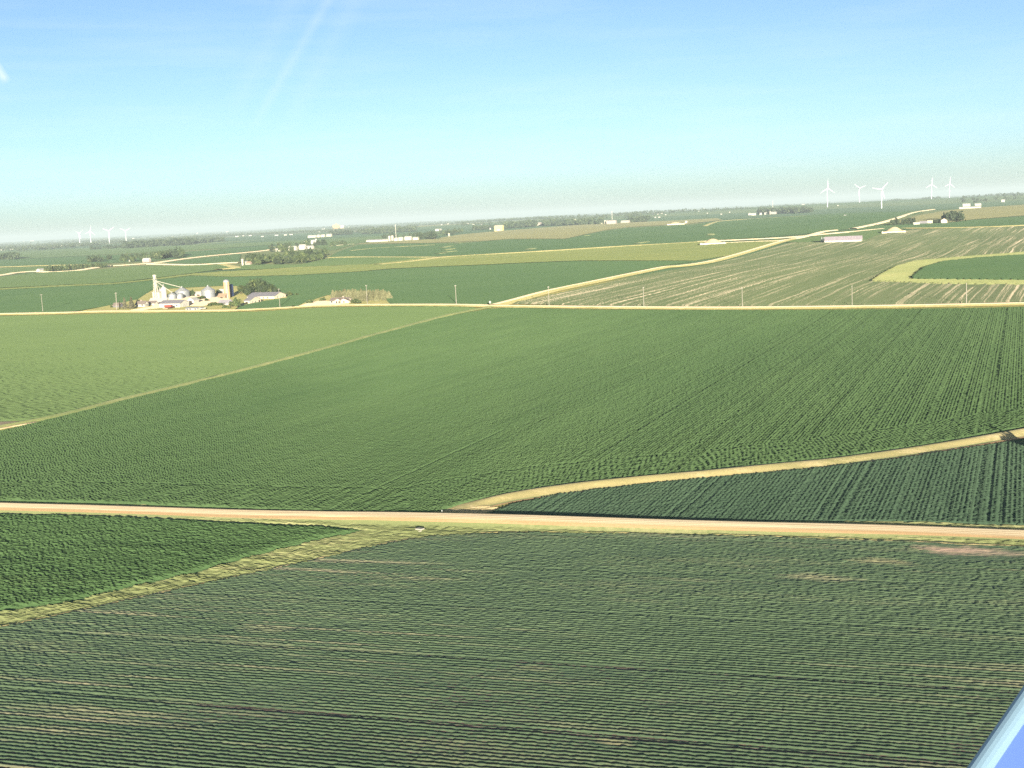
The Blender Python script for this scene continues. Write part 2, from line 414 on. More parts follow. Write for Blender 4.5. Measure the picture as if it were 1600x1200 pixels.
def ground_sheet():
    rr = [0.0]+list(np.geomspace(20, 1500, 120))+list(np.geomspace(1504, 9000, 640))+list(np.geomspace(9060, 46000, 160)); rr = [r if i % 2 or i < 100 else r-(r-rr[i-1])*GF for i, r in enumerate(rr)][:]; th = np.concatenate([np.linspace(-math.pi, -0.7, 40)[:-1], np.linspace(-0.7, -0.5, 12)[:-1], np.linspace(-0.5, 0.5, 420), np.linspace(0.5, 0.7, 12)[1:], np.linspace(0.7, math.pi, 40)[1:-1]])
    rr = np.array(rr); n = len(th)
    X = np.outer(rr, np.sin(th)); Y = np.outer(rr, np.cos(th)); Z = T(X, Y)
    rg = np.hypot(X, Y); ii, jj = np.meshgrid(np.arange(len(rr)), np.arange(n), indexing='ij')
    amp = (0.45+0.9*sstep(3000, 9000, rg))*sstep(1000, 1600, rg)*(np.abs(np.arctan2(X, Y)) < 0.52)
    Z = Z - 0.4*sstep(300, 700, rg) - amp*(0.7*((ii+1) % 2)+0.3*_hash(ii, jj, 17))   # rough crop tops: dips below the smooth terrain
    V = np.stack([X, Y, Z], -1).reshape(-1, 3)
    i, j = np.meshgrid(np.arange(len(rr)-1), np.arange(n), indexing='ij'); jn = (j+1) % n
    Fc = np.stack([i*n+j, i*n+jn, (i+1)*n+jn, (i+1)*n+j], -1).reshape(-1, 4)
    return link_mesh('ground', np_mesh('ground', V, Fc[:, ::-1], M_GROUND, smooth=True))
tag(ground_sheet(), 'flat open farmland running to the hazy horizon', kind='structure')

# ------------------------------------------------------------------ fields, lanes
def drape(pts, h, step, skirt=True):
    """a sheet h above the terrain with the outline pts (ground x, y), cut on a grid so it follows the terrain"""
    bm = bmesh.new()
    vs = [bm.verts.new((x, y, 0)) for x, y in pts]
    bm.faces.new(vs); bmesh.ops.triangulate(bm, faces=bm.faces[:])
    for ax in (0, 1):
        lo = min(p[ax] for p in pts); hi = max(p[ax] for p in pts)
        for k in range(int(lo//step)+1, int(hi//step)+1):
            co = [0, 0, 0]; co[ax] = k*step; no = [0, 0, 0]; no[ax] = 1
            bmesh.ops.bisect_plane(bm, geom=bm.verts[:]+bm.edges[:]+bm.faces[:], plane_co=co, plane_no=no, dist=1e-4)
    bmesh.ops.recalc_face_normals(bm, faces=bm.faces)
    if bm.faces and sum(f.normal.z for f in bm.faces) < 0: bmesh.ops.reverse_faces(bm, faces=bm.faces[:])
    vl = bm.verts[:]; zz = T([v.co.x for v in vl], [v.co.y for v in vl])
    for v, z in zip(vl, zz): v.co.z = float(z)+h
    if skirt:
        ed = [e for e in bm.edges if e.is_boundary]
        ret = bmesh.ops.extrude_edge_only(bm, edges=ed)
        for v in ret['geom']:
            if isinstance(v, bmesh.types.BMVert): v.co.z -= h+0.3
    return bm
def sheet(name, pts, h, mat, step=60, label=None, kind='structure', parent=None):
    bm = drape(pts, h, step); me = bpy.data.meshes.new(name); bm.to_mesh(me); bm.free(); me.materials.append(mat)
    o = link_mesh(name, me, parent)
    return tag(o, label, kind=kind)
def smooth_line(pts, n=6):
    out = []
    P = [Vector((*p, 0)) for p in pts]; P = [P[0]*2-P[1]]+P+[P[-1]*2-P[-2]]
    for i in range(1, len(P)-2):
        for k in range(n):
            t = k/n; a, b, c, d = P[i-1:i+3]
            q = 0.5*((2*b)+(c-a)*t+(2*a-5*b+4*c-d)*t*t+(3*b-a-3*c+d)*t**3); out.append((q.x, q.y))
    out.append((P[-2].x, P[-2].y)); return out
def ribbon(name, line, prof, mat, label=None, kind='structure', seg=12, zf=None, wob=0.0, mats=None, midx=None):
    """a strip swept along the ground line; prof = list of (offset to the right, height)"""
    L = [Vector((x, y, 0)) for x, y in line]; pts = []
    for a, b in zip(L, L[1:]):
        n = max(1, int((b-a).length/seg))
        pts += [a.lerp(b, k/n) for k in range(n)]
    pts.append(L[-1]); V = []; k = len(prof)
    for i, p in enumerate(pts):
        t = (pts[min(i+1, len(pts)-1)]-pts[max(i-1, 0)]).normalized(); r = Vector((t.y, -t.x, 0))
        s = zf(p) if zf else 1.0
        for q, (o, h) in enumerate(prof):
            ww = wob*(vnoise(i*seg/9.0+q*37, q*11.3, 3)-0.5)*2 if 0 < q < k-1 or wob else 0
            c = p+r*(o+ww); V.append((c.x, c.y, T1(c.x, c.y)+h*s))
    Fc = [(i*k+q, i*k+q+1, (i+1)*k+q+1, (i+1)*k+q) for i in range(len(pts)-1) for q in range(k-1)]
    mi = [midx[q] for i in range(len(pts)-1) for q in range(k-1)] if midx else None
    Fc = np.array(Fc)
    me = np_mesh(name, V, Fc, mats or mat, mi)
    if me.polygons[0].normal.z < 0: me.flip_normals()
    return tag(link_mesh(name, me), label, kind=kind)

def inside(X, Y, poly):
    res = np.zeros(X.shape, bool); n = len(poly)
    for i in range(n):
        x0, y0 = poly[i]; x1, y1 = poly[(i+1) % n]
        if y0 == y1: continue
        c = ((y0 > Y) != (y1 > Y)) & (X < (x1-x0)*(Y-y0)/(y1-y0)+x0); res ^= c
    return res
def poly_dist(X, Y, line):
    d = np.full(X.shape, 1e9)
    for (x0, y0), (x1, y1) in zip(line, line[1:]):
        dx, dy = x1-x0, y1-y0; t = np.clip(((X-x0)*dx+(Y-y0)*dy)/(dx*dx+dy*dy), 0, 1)
        d = np.minimum(d, np.hypot(X-x0-t*dx, Y-y0-t*dy))
    return d
def canopy(name, poly, head, du, dv, hfun, mat, label=None, kind='stuff', saw=None, lo=0.3, front=0.2, soil=None):
    """real leaf canopy: a height field on a grid laid along the crop rows (heading head), cut to the outline"""
    ev = (math.sin(head), math.cos(head)); eu = (math.cos(head), -math.sin(head))
    U = [x*eu[0]+y*eu[1] for x, y in poly]; W = [x*ev[0]+y*ev[1] for x, y in poly]
    u = np.arange(math.floor(min(U)/du)-1, math.ceil(max(U)/du)+2)*du; v = np.arange(math.floor(min(W)/dv)-1, math.ceil(max(W)/dv)+2)*dv
    low = np.zeros((len(u), len(v)), bool)          # leaf walls: every second grid line is a foot set close in front of the crest it belongs to
    iu = np.round(u/du).astype(int); iv = np.round(v/dv).astype(int); ug, vg = u.copy(), v.copy()
    if saw == 'u': ug[iu % 2 == 1] -= du*(1-front*2); low[iu % 2 == 1, :] = True      # walls face +u
    if saw == 'v': vg[iv % 2 == 1] += dv*(1-front*2); low[:, iv % 2 == 1] = True      # walls face -v
    UU, VV = np.meshgrid(ug, vg, indexing='ij')
    if saw == 'v':                                   # plants stand out of step from row to row
        VV = VV + (_hash(iu[:, None]//2+0*iv[None, :], 0*iu[:, None]+0*iv[None, :], 12)-0.5)*dv*2
    X = UU*eu[0]+VV*ev[0]; Y = UU*eu[1]+VV*ev[1]
    ins = inside(X, Y, poly)
    q = ins[:-1, :-1] | ins[1:, :-1] | ins[1:, 1:] | ins[:-1, 1:]
    used = np.zeros(ins.shape, bool); used[:-1, :-1] |= q; used[1:, :-1] |= q; used[1:, 1:] |= q; used[:-1, 1:] |= q
    idx = -np.ones(ins.shape, np.int64); idx[used] = np.arange(used.sum())
    x, y, uu, vv, inn = X[used], Y[used], UU[used], VV[used], ins[used]
    h = hfun(x, y, uu, vv)*np.where(low[used], lo, 1.0)*inn
    jx = (_hash(np.round(uu/du).astype(int), np.round(vv/dv).astype(int), 91)-0.5)*(0 if saw == 'v' else dv*0.7)*inn
    V = np.stack([x+jx*ev[0], y+jx*ev[1], T(x, y)+h], -1)
    i, j = np.nonzero(q)
    Fc = np.stack([idx[i, j], idx[i+1, j], idx[i+1, j+1], idx[i, j+1]], -1)
    mi = None
    if soil: mi = (h[Fc].mean(1) < soil[1]).astype(int); mat = [mat, soil[0]]
    me = np_mesh(name, V, Fc, mat, mi)
    if np.mean([p.normal.z for p in me.polygons[:200]]) < 0: me.flip_normals()
    print(name, len(V), 'verts')
    return tag(link_mesh(name, me), label, kind=kind)

# --- leaf colours
M_SOY   = crop_mat('soybean_leaves', C_SOY[0], C_SOY[1], C_SOY[2], dry=0.15, rot=EW, patch=(0.03, 0.05), grain=2.2)
def soy_extra(mt):
    nt = mt.node_tree; b = [n for n in nt.nodes if n.type == 'BSDF_PRINCIPLED'][0]; src = b.inputs['Base Color'].links[0].from_socket
    v = pos_coord(nt, EW, (1, 0.035, 1))
    st = ramp(nt, noise(nt, v, 0.55, 4, 0.7), [(0.53, 0.0), (0.70, 1.0)]); big = ramp(nt, noise(nt, pos_coord(nt, EW, (1, 0.4, 1)), 0.035, 3, 0.6), [(0.42, 0.0), (0.62, 1.0)])
    br = noise(nt, pos_coord(nt), 2.5, 3, 0.7)
    f = math_n(nt, 'MULTIPLY', math_n(nt, 'MULTIPLY', st, big), math_n(nt, 'MULTIPLY', br, 1.1))
    col = mix(nt, f, src, (0.34, 0.28, 0.19))
    g = node(nt, 'ShaderNodeNewGeometry')
    for (px, py, rad, k, c) in ((1500, 862, 7.5, 0.9, (0.40, 0.28, 0.21)), (1380, 880, 5.0, 0.3, (0.42, 0.34, 0.20)), (1560, 866, 6.0, 0.55, (0.36, 0.27, 0.20)), (840, 1048, 3.0, 0.28, (0.4, 0.33, 0.2)), (960, 1163, 2.2, 0.3, (0.42, 0.34, 0.2)), (420, 985, 5.0, 0.18, (0.36, 0.3, 0.2)), (1280, 905, 6, 0.3, (0.38, 0.31, 0.2))):
        q = ground(px, py); d = node(nt, 'ShaderNodeVectorMath', operation='SUBTRACT'); nt.links.new(g.outputs['Position'], d.inputs[0]); d.inputs[1].default_value = (q.x, q.y, 0.1)
        rt = node(nt, 'ShaderNodeMapping'); rt.inputs['Rotation'].default_value = (0, 0, EW); nt.links.new(d.outputs[0], rt.inputs[0])
        sc = node(nt, 'ShaderNodeVectorMath', operation='MULTIPLY'); sc.inputs[1].default_value = (2.6/rad, 1/rad, 0); nt.links.new(rt.outputs[0], sc.inputs[0])
        ln = node(nt, 'ShaderNodeVectorMath', operation='LENGTH'); nt.links.new(sc.outputs[0], ln.inputs[0])
        w_ = math_n(nt, 'ADD', ln.outputs['Value'], math_n(nt, 'MULTIPLY', math_n(nt, 'SUBTRACT', noise(nt, pos_coord(nt, EW, (1, 0.3, 1)), 0.5, 5, 0.75), 0.5), 2.6))
        col = mix(nt, math_n(nt, 'MULTIPLY', ramp(nt, w_, [(0.2, 1.0), (1.1, 0.0)]), k), col, c)
    nt.links.new(col, b.inputs['Base Color'])
soy_extra(M_SOY)
M_CORN  = crop_mat('corn_leaves', C_CORN[0], C_CORN[1], C_CORN[2], dry=0.02, rot=NS, grain=1.3)
M_CORN2 = crop_mat('corn_leaves_dark', C_CORN2[0], C_CORN2[1], C_CORN2[2], dry=0.12, rot=EW, grain=1.6)
M_BEAN  = crop_mat('bean_leaves_blue', C_BEAN[0], C_BEAN[1], C_BEAN[2], dry=0.05, rot=NS, grain=1.6)
M_LIGHT = crop_mat('young_bean_leaves', C_LIGHT[0], C_LIGHT[1], C_LIGHT[2], dry=0.05, rot=R(-80), patch=(0.006, 0.012), grain=0.8)
M_GRASS = crop_mat('verge_grass', (0.135, 0.165, 0.068), (0.21, 0.23, 0.10), (0.36, 0.32, 0.18), dry=0.30, rot=EW, patch=(0.05, 0.07), grain=1.2)
M_DRYGR = crop_mat('dry_grass', (0.17, 0.165, 0.07), (0.30, 0.255, 0.125), (0.40, 0.33, 0.20), dry=0.35, rot=EW, patch=(0.05, 0.08), grain=1.4)

# --- the lower gravel road
ROADPX = [(-160, 790), (0, 794), (200, 799), (400, 805.5), (600, 811), (800, 817.5), (1000, 823), (1200, 827), (1400, 831), (1600, 838), (1800, 846)]
ROAD = smooth_line(G2(ROADPX))
def gravel_mat(name, c, dark):
    mt, nt, b = new_mat(name)
    v = pos_coord(nt, EW, (1, 0.05, 1)); n1 = noise(nt, v, 0.9, 4, 0.6); n2 = noise(nt, pos_coord(nt), 3.0, 4, 0.7)
    f = math_n(nt, 'ADD', math_n(nt, 'MULTIPLY', n1, 0.6), math_n(nt, 'MULTIPLY', n2, 0.4))
    nt.links.new(ramp(nt, f, [(0.35, dark), (0.6, c)]), b.inputs['Base Color'])
    b.inputs['Roughness'].default_value = 0.95; b.inputs['Specular IOR Level'].default_value = 0.1; b.inputs['Diffuse Roughness'].default_value = 0.4
    return mt
M_GRAVEL = gravel_mat('gravel', (0.74, 0.61, 0.41), (0.60, 0.48, 0.31))
M_SHOULD = gravel_mat('road_shoulder', (0.40, 0.27, 0.15), (0.27, 0.19, 0.10))
XG = ground(690, 806)
def road_z(p): return 0.50+0.55*math.exp(-((p.x-XG.x-8)/34)**2)+0.12*math.sin(p.x/23.0)
# offsets to the right of travel (travel runs left to right, so right = the near side)
M_LOOSE = gravel_mat('loose_gravel', (0.58, 0.45, 0.28), (0.42, 0.32, 0.19))
PROF = [(-4.4, -0.15), (-2.8, 0.5), (-2.15, 0.98), (-1.75, 1.03), (-1.35, 1.05), (-0.75, 1.05), (-0.3, 1.08), (0.3, 1.08), (0.75, 1.05), (1.35, 1.05), (1.75, 1.03), (2.0, 1.0), (2.25, 0.95), (2.9, 0.62), (3.9, 0.25), (4.8, -0.05)]
ribbon('gravel_road', ROAD, PROF, None, 'pale gravel road crossing between the near fields', seg=1.2, zf=road_z, wob=0.17,
       mats=[M_GRAVEL, M_SHOULD, M_GRASS, M_LOOSE], midx=[2, 2, 3, 3, 0, 3, 0, 3, 0, 3, 3, 1, 1, 2, 2])

# --- field outlines (photo pixels, unprojected on the terrain)
SOY_E = [(-160, 1019), (0, 983), (100, 962), (200, 940), (300, 918), (400, 897), (500, 875), (600, 852), (680, 839), (800, 834), (1000, 836), (1200, 841), (1400, 848), (1600, 857), (1780, 866)]
SOY = G2(SOY_E+[(1780, 1330), (-160, 1330)])
CORN2 = G2([(-160, 799), (0, 802), (100, 804.5), (200, 807.5), (300, 812), (400, 818), (500, 822), (555, 827), (566, 830), (550, 835), (500, 845), (450, 857), (400, 870), (300, 898), (200, 920), (100, 945), (0, 957), (-160, 985)])
BEAN = G2([(757, 806.5), (780, 797), (800, 789.5), (870, 774), (1000, 758), (1100, 748.5), (1200, 739.5), (1300, 730.5), (1400, 717.5), (1500, 703), (1600, 687), (1760, 660), (1760, 826), (1600, 821), (1400, 815.5), (1200, 815), (1000, 812.5), (900, 811), (800, 808.5)])
PATHPX = [(690, 804), (730, 793), (800, 778), (900, 763.5), (1000, 753), (1100, 744), (1200, 733.5), (1300, 723.5), (1400, 709.5), (1500, 694), (1600, 677), (1760, 650)]
CORN_LOW = [(-170, 779), (0, 784), (200, 789), (400, 797.5), (560, 802.5), (650, 803.5), (684, 800.5), (720, 789.5), (800, 772.5), (900, 757.5), (1000, 748.5), (1100, 740), (1200, 728.5), (1300, 718), (1400, 704), (1500, 688), (1600, 670), (1760, 642)]
CORN_UP = [(1760, 477), (1600, 481), (1500, 483), (1300, 485.5), (1100, 486), (920, 485), (790, 482.5), (762, 484), (700, 495.5), (600, 522), (500, 550), (400, 577), (300, 602), (200, 626), (100, 652), (0, 676), (-170, 718)]
CORN = G2(CORN_LOW+CORN_UP)
LIGHTPX = [(745, 482), (695, 492.5), (595, 519), (495, 546.5), (395, 573), (295, 598), (195, 621), (120, 646), (60, 656), (0, 658), (-160, 668), (-160, 498), (0, 495), (100, 493), (200, 490.5), (300, 490), (400, 488), (480, 483), (530, 481), (600, 480), (700, 480)]
LIGHT = G2(LIGHTPX)

def rows(u, sp, sharp=1.0): return (0.5+0.5*np.cos(2*math.pi*u/sp))**sharp
def h_soy(x, y, u, v):
    vig = vnoise(x/24, y/7, 21)*0.6+vnoise(x/7, y/3, 22)*0.4                 # thinner and thicker stands
    gap = sstep(0.18, 0.5, vig)
    far = sstep(118, 170, np.hypot(x, y))
    rw = rows(u+0.10*(vnoise(v/9, u/6, 23)-0.5), 0.76, 1.5)*(1-0.45*far)+0.36*far*(0.5+vnoise(u/0.35, v/0.5, 28))
    rid = np.floor(u/0.76+0.5)
    pl = 0.62+0.55*vnoise(rid*7.3, v/0.42, 24)*vnoise(rid*3.1, v/2.6, 26)+0.25*vnoise(u/0.3, v/0.4, 27)
    tram = np.abs((u+3) % 18.24-9.12) > 8.8
    near = 1-far
    h = 0.10+0.13*rw*(0.55+0.55*pl)*(0.5+0.5*gap)+0.09*vnoise(u/0.22, v/0.3, 25)+far*0.13*vnoise(u/0.32, v/0.42, 29)
    bare = np.zeros(x.shape)
    for px, py, rad in ((1500, 862, 7.5), (1560, 866, 5.0)):
        q = ground(px, py); bare = np.maximum(bare, 1-sstep(0.3, 1.0, np.hypot(x-q.x, y-q.y)/rad+0.5*(vnoise(u/1.2, v/3, 95)-0.5)))
    return (h-0.06*tram)*(1-bare)+(0.17+0.07*vnoise(u/0.3, v/0.5, 96))*bare
M_SOIL = plain('dark_soil', (0.105, 0.080, 0.066), 0.95, 0.2, 0.5)
canopy('soybean_crop', SOY, EW, 0.095, 0.24, h_soy, M_SOY, soil=(M_SOIL, 0.160), label='dark soybean field in thin rows filling the foreground')
def h_corn2(x, y, u, v):
    rw = rows(u, 0.76, 1.0)
    ed = sstep(0.2, 2.4, poly_dist(x, y, CORN2+CORN2[:1])+1.2*(vnoise(u/0.7, v/0.8, 34)-0.5))
    return (0.20+0.10*rw+0.27*vnoise(u/0.36, v/0.4, 31)+0.15*vnoise(u/3, v/5, 32)-0.12*vnoise(u/12, v/25, 33))*(0.15+0.85*ed)
canopy('corn_crop', CORN2, EW+R(5), 0.19, 0.26, h_corn2, M_CORN2, saw='u', lo=0.6, label='wedge of deep green corn between road and grassy ditch')
PATH_G = G2(PATHPX)
def h_bean(x, y, u, v):
    rw = rows(u, 0.76, 1.0)
    tr = np.abs((u+5) % 24.3-12.15)
    return 0.10+0.11*rw+0.22*vnoise(u/0.35, v/0.4, 41)+0.1*vnoise(u/4, v/9, 42)-0.10*((tr > 11.8) | (np.abs(tr-10.2) < 0.3))
canopy('bean_crop', BEAN, NS, 0.25, 0.3, h_bean, M_BEAN, saw='v', lo=0.5, label='blue green bean field in the triangle below the yellow grass bank')
ROADL = list(ROAD)
def h_corn(x, y, u, v):
    dr = poly_dist(x, y, ROADL); dp = poly_dist(x, y, PATH_G)
    hd = np.minimum(dr, dp); head = hd < 21
    rw = np.where(head, rows(hd, 0.95, 1.0), rows(u, 0.76, 1.0))
    r = np.hypot(x, y)
    tr = np.abs((u+7) % 36.5-18.25); tram = (tr > 18.05) | (np.abs(hd-21) < 0.4)
    h = 0.20+0.24*rw+0.30*vnoise(u/0.6, v/0.7, 51)+0.16*vnoise(u/6, v/17, 52)+0.12*vnoise(u/30, v/60, 54)
    return h-0.22*tram*(vnoise(u/40, v/60, 53) > 0.4)
canopy('corn_crop', CORN, NS, 0.30, 0.45, h_corn, M_CORN, saw='v', lo=0.45, label='broad middle corn field with fine rows below the upper road')
def h_light(x, y, u, v): return 0.38+0.35*vnoise(u/1.1, v/1.7, 61)+0.10*vnoise(u/9, v/30, 62)
canopy('bean_crop', LIGHT, EW+R(12), 1.0, 1.6, h_light, M_LIGHT, saw='u', lo=0.25, label='smooth pale green bean field below the farmstead')

# --- grass: verges, banks, ditch between the fields
def h_grass(x, y, u, v):
    dr = poly_dist(x, y, ROADL); t = vnoise(u/0.6, v/0.7, 71)
    dit = np.sin(u*1.15+0.8*vnoise(v/14, u/8, 72))                              # mown swaths and the ditch line
    return (0.06+0.34*t*(0.35+0.65*vnoise(u/3, v/6, 73))+0.16*(dit > 0.3)*vnoise(v/5, u/3, 74))*sstep(2.5, 4.0, dr)
VERGE = G2([(-160, 797), (0, 800), (400, 813), (600, 818), (800, 823), (1000, 829), (1200, 833), (1400, 837), (1600, 845), (1780, 853), (1780, 867), (1600, 858), (1400, 849), (1200, 842), (1000, 837), (800, 835), (680, 840), (600, 853), (500, 876), (400, 898), (300, 919), (200, 941), (100, 963), (0, 984), (-160, 1020),
            (-160, 984), (0, 956), (100, 944), (200, 919), (300, 897), (400, 869), (450, 856), (500, 844), (550, 834), (566, 829.5), (555, 826), (500, 821), (400, 817), (200, 806.5), (0, 801)])
canopy('grass', VERGE, EW+R(8), 0.24, 0.34, h_grass, M_GRASS, saw='u', lo=0.3, label='yellow green grass of the verge and ditch below the road')
VERGE2 = G2([(-170, 778), (0, 783), (200, 788), (400, 797), (560, 802), (650, 803), (690, 800), (760, 806), (800, 809), (1000, 813), (1200, 815.5), (1400, 816), (1600, 822), (1780, 828), (1780, 842), (1600, 833), (1400, 827), (1200, 823), (1000, 819), (800, 813), (600, 807), (400, 801), (200, 795), (0, 790), (-170, 786)])
def h_grass2(x, y, u, v):
    dr = poly_dist(x, y, ROADL)
    return (0.06+0.36*vnoise(u/0.6, v/0.7, 75)*(0.3+0.7*vnoise(u/2, v/7, 76)))*sstep(2.6, 4.2, dr)
canopy('grass', VERGE2, EW, 0.26, 0.4, h_grass2, M_GRASS, saw='u', lo=0.3, label='thin grass strip along the far edge of the gravel road')
# the bright dry bank along the diagonal ditch
P0 = ground(690, 804)
def bank_z(p): return (1.0+0.2*math.sin(p.x/17.0))*(0.1+0.9*float(sstep(0, 16, math.hypot(p.x-P0.x, p.y-P0.y))))
ribbon('grass_bank', smooth_line(PATH_G), [(-2.9, 0.25), (-2.0, 0.62), (-1.0, 0.74), (0.0, 0.66), (0.9, 0.36), (1.7, 0.05), (2.5, 0.02), (2.9, 0.10), (3.5, 0.09)], None,
       'bright dry grass bank curving between corn and bean fields', seg=0.6, zf=bank_z, wob=0.38, mats=[M_DRYGR, M_GRASS, M_SHOULD], midx=[0, 0, 0, 0, 0, 1, 2, 2])
M_STRIP = crop_mat('grass_strip', (0.11, 0.14, 0.055), (0.17, 0.19, 0.075), (0.26, 0.25, 0.12), dry=0.3, rot=R(-40), patch=(0.05, 0.05))
STRIP = smooth_line(G2([(772, 479.5), (752, 482.5), (698, 493.5), (597, 520.5), (497, 548), (397, 575), (297, 600), (197, 623.5), (97, 649), (0, 668), (-160, 695)]))
ribbon('grass_strip', STRIP, [(-2.6, 0.05), (-1.6, 0.5), (0, 0.62), (1.6, 0.5), (2.6, 0.05)], M_STRIP, 'thin pale grass strip between the two middle fields', seg=3, wob=0.5)
M_SAND = plain('bare_soil', (0.42, 0.33, 0.2), 0.95, 0.25, 0.15)
sheet('bare_ground', G2([(-120, 664), (0, 660.5), (40, 659.5), (60, 660.5), (20, 667), (0, 671), (-120, 690)]), 0.3, M_SAND, 20)

M_FLARE = crop_mat('worn_grass', (0.30, 0.26, 0.12), (0.46, 0.37, 0.2), (0.6, 0.47, 0.3), dry=0.4, rot=EW, patch=(0.06, 0.1))
FL = G2([(655, 804.5), (684, 800.5), (705, 795), (735, 793), (765, 791), (778, 794), (757, 801), (752, 806), (720, 807)])
canopy('grass', FL, EW, 0.25, 0.35, lambda x, y, u, v: 0.08+0.2*vnoise(u/0.6, v/0.7, 81), M_FLARE, saw='u', lo=0.3, label='worn straw coloured grass where the bank meets the road')

EDGE = smooth_line(G2([(x, y-0.6) for x, y in SOY_E]))
ribbon('grass_edge', EDGE, [(-0.8, 0.05), (-0.45, 0.25), (-0.1, 0.30), (0.15, 0.20), (0.45, 0.02)], M_DRYGR, 'ragged straw coloured grass edge above the foreground field', seg=0.45, wob=0.3, zf=lambda p: 0.45+0.75*float(vnoise(p.x/1.3, p.y/1.3, 88))*float(sstep(0.15, 0.5, vnoise(p.x/9, p.y/9, 89))))
# ------------------------------------------------------------------ fields beyond the upper road
def far_crop(name, lo, hi, dry, d=0.1, rot=NS, patch=(0.004, 0.01), line=0.0, grain=0.6):
    return crop_mat(name, lo, hi, dry, dry=d, rot=rot, patch=patch, grain=grain, rough=0.8, spec=0.12, line=line)
M_F_DK = far_crop('far_corn', C_FDK[0], C_FDK[1], C_FDK[2], 0.06, R(75))
M_F_MD = far_crop('far_beans', C_FMD[0], C_FMD[1], C_FMD[2], 0.12, R(70))
M_F_OL = far_crop('hay_field', C_FOL[0], C_FOL[1], C_FOL[2], 0.25, R(75))
M_F_TN = far_crop('tan_field', C_FTN[0], C_FTN[1], C_FTN[2], 0.25, R(75))
M_F_YL = far_crop('mown_grass', C_FYL[0], C_FYL[1], C_FYL[2], 0.3, R(60), patch=(0.02, 0.03))
M_YARD = far_crop('farm_lawn', (0.16, 0.17, 0.06), (0.28, 0.25, 0.10), (0.42, 0.34, 0.18), 0.3, patch=(0.05, 0.06))
M_DIRT = far_crop('yard_gravel', (0.50, 0.38, 0.26), (0.60, 0.46, 0.33), (0.68, 0.52, 0.38), 0.3, patch=(0.05, 0.06))
M_LANE = far_crop('lane_gravel', (0.48, 0.40, 0.26), (0.60, 0.50, 0.34), (0.64, 0.54, 0.38), 0.3, patch=(0.05, 0.06))
M_LANEG = far_crop('lane_verge', (0.22, 0.21, 0.09), (0.33, 0.29, 0.13), (0.42, 0.36, 0.2), 0.3, patch=(0.05, 0.06))
# the striped young beans: thin sown rows, bare pale soil between
def stripe_mat():
    mt, nt, b = new_mat('thin_bean_rows')
    v = pos_coord(nt, NS+R(2.5))
    wob = noise(nt, pos_coord(nt, NS, (1, 0.5, 1)), 0.008, 3, 0.5)
    sx = node(nt, 'ShaderNodeSeparateXYZ'); nt.links.new(v, sx.inputs[0])
    x = math_n(nt, 'ADD', sx.outputs[0], math_n(nt, 'MULTIPLY', wob, 11.0))
    def band(scale, seedy, lo, hi):
        cv = node(nt, 'ShaderNodeCombineXYZ'); nt.links.new(x, cv.inputs[0])
        nt.links.new(math_n(nt, 'MULTIPLY', sx.outputs[1], seedy), cv.inputs[1])
        return ramp(nt, noise(nt, cv.outputs[0], scale, 4, 0.75), [(lo, 0.0), (hi, 1.0)])
    thin = band(0.24, 0.008, 0.56, 0.62); wide = band(0.05, 0.02, 0.55, 0.72)
    fine = band(0.55, 0.006, 0.54, 0.60)
    where = ramp(nt, noise(nt, pos_coord(nt, NS, (1, 0.6, 1)), 0.006, 4, 0.6), [(0.32, 0.2), (0.55, 1.0)])
    # the stand gets thinner towards the east side of the field
    east = ramp(nt, math_n(nt, 'DIVIDE', math_n(nt, 'ADD', sx.outputs[0], 120), 700), [(0.0, 0.10), (0.25, 0.5), (0.7, 1.0)])
    f = math_n(nt, 'MULTIPLY', math_n(nt, 'MULTIPLY', math_n(nt, 'ADD', math_n(nt, 'MULTIPLY', thin, 0.8), math_n(nt, 'ADD', math_n(nt, 'MULTIPLY', fine, 0.5), math_n(nt, 'MULTIPLY', wide, 0.12))), where), math_n(nt, 'ADD', math_n(nt, 'MULTIPLY', east, 0.8), 0.2))
    f = math_n(nt, 'MINIMUM', math_n(nt, 'MULTIPLY', f, 2.6), 1.0)
    g1 = noise(nt, pos_coord(nt, NS, (1, 0.4, 1)), 0.01, 5, 0.6)
    green = ramp(nt, g1, [(0.35, (0.062, 0.088, 0.043)), (0.65, (0.082, 0.108, 0.053))])
    gray = mix(nt, east, green, (0.086, 0.086, 0.062))
    nt.links.new(mix(nt, f, gray, (0.38, 0.32, 0.235)), b.inputs['Base Color'])
    b.inputs['Roughness'].default_value = 0.9; b.inputs['Specular IOR Level'].default_value = 0.1; b.inputs['Diffuse Roughness'].default_value = DROUGH
    return mt
M_STRIPE = stripe_mat()

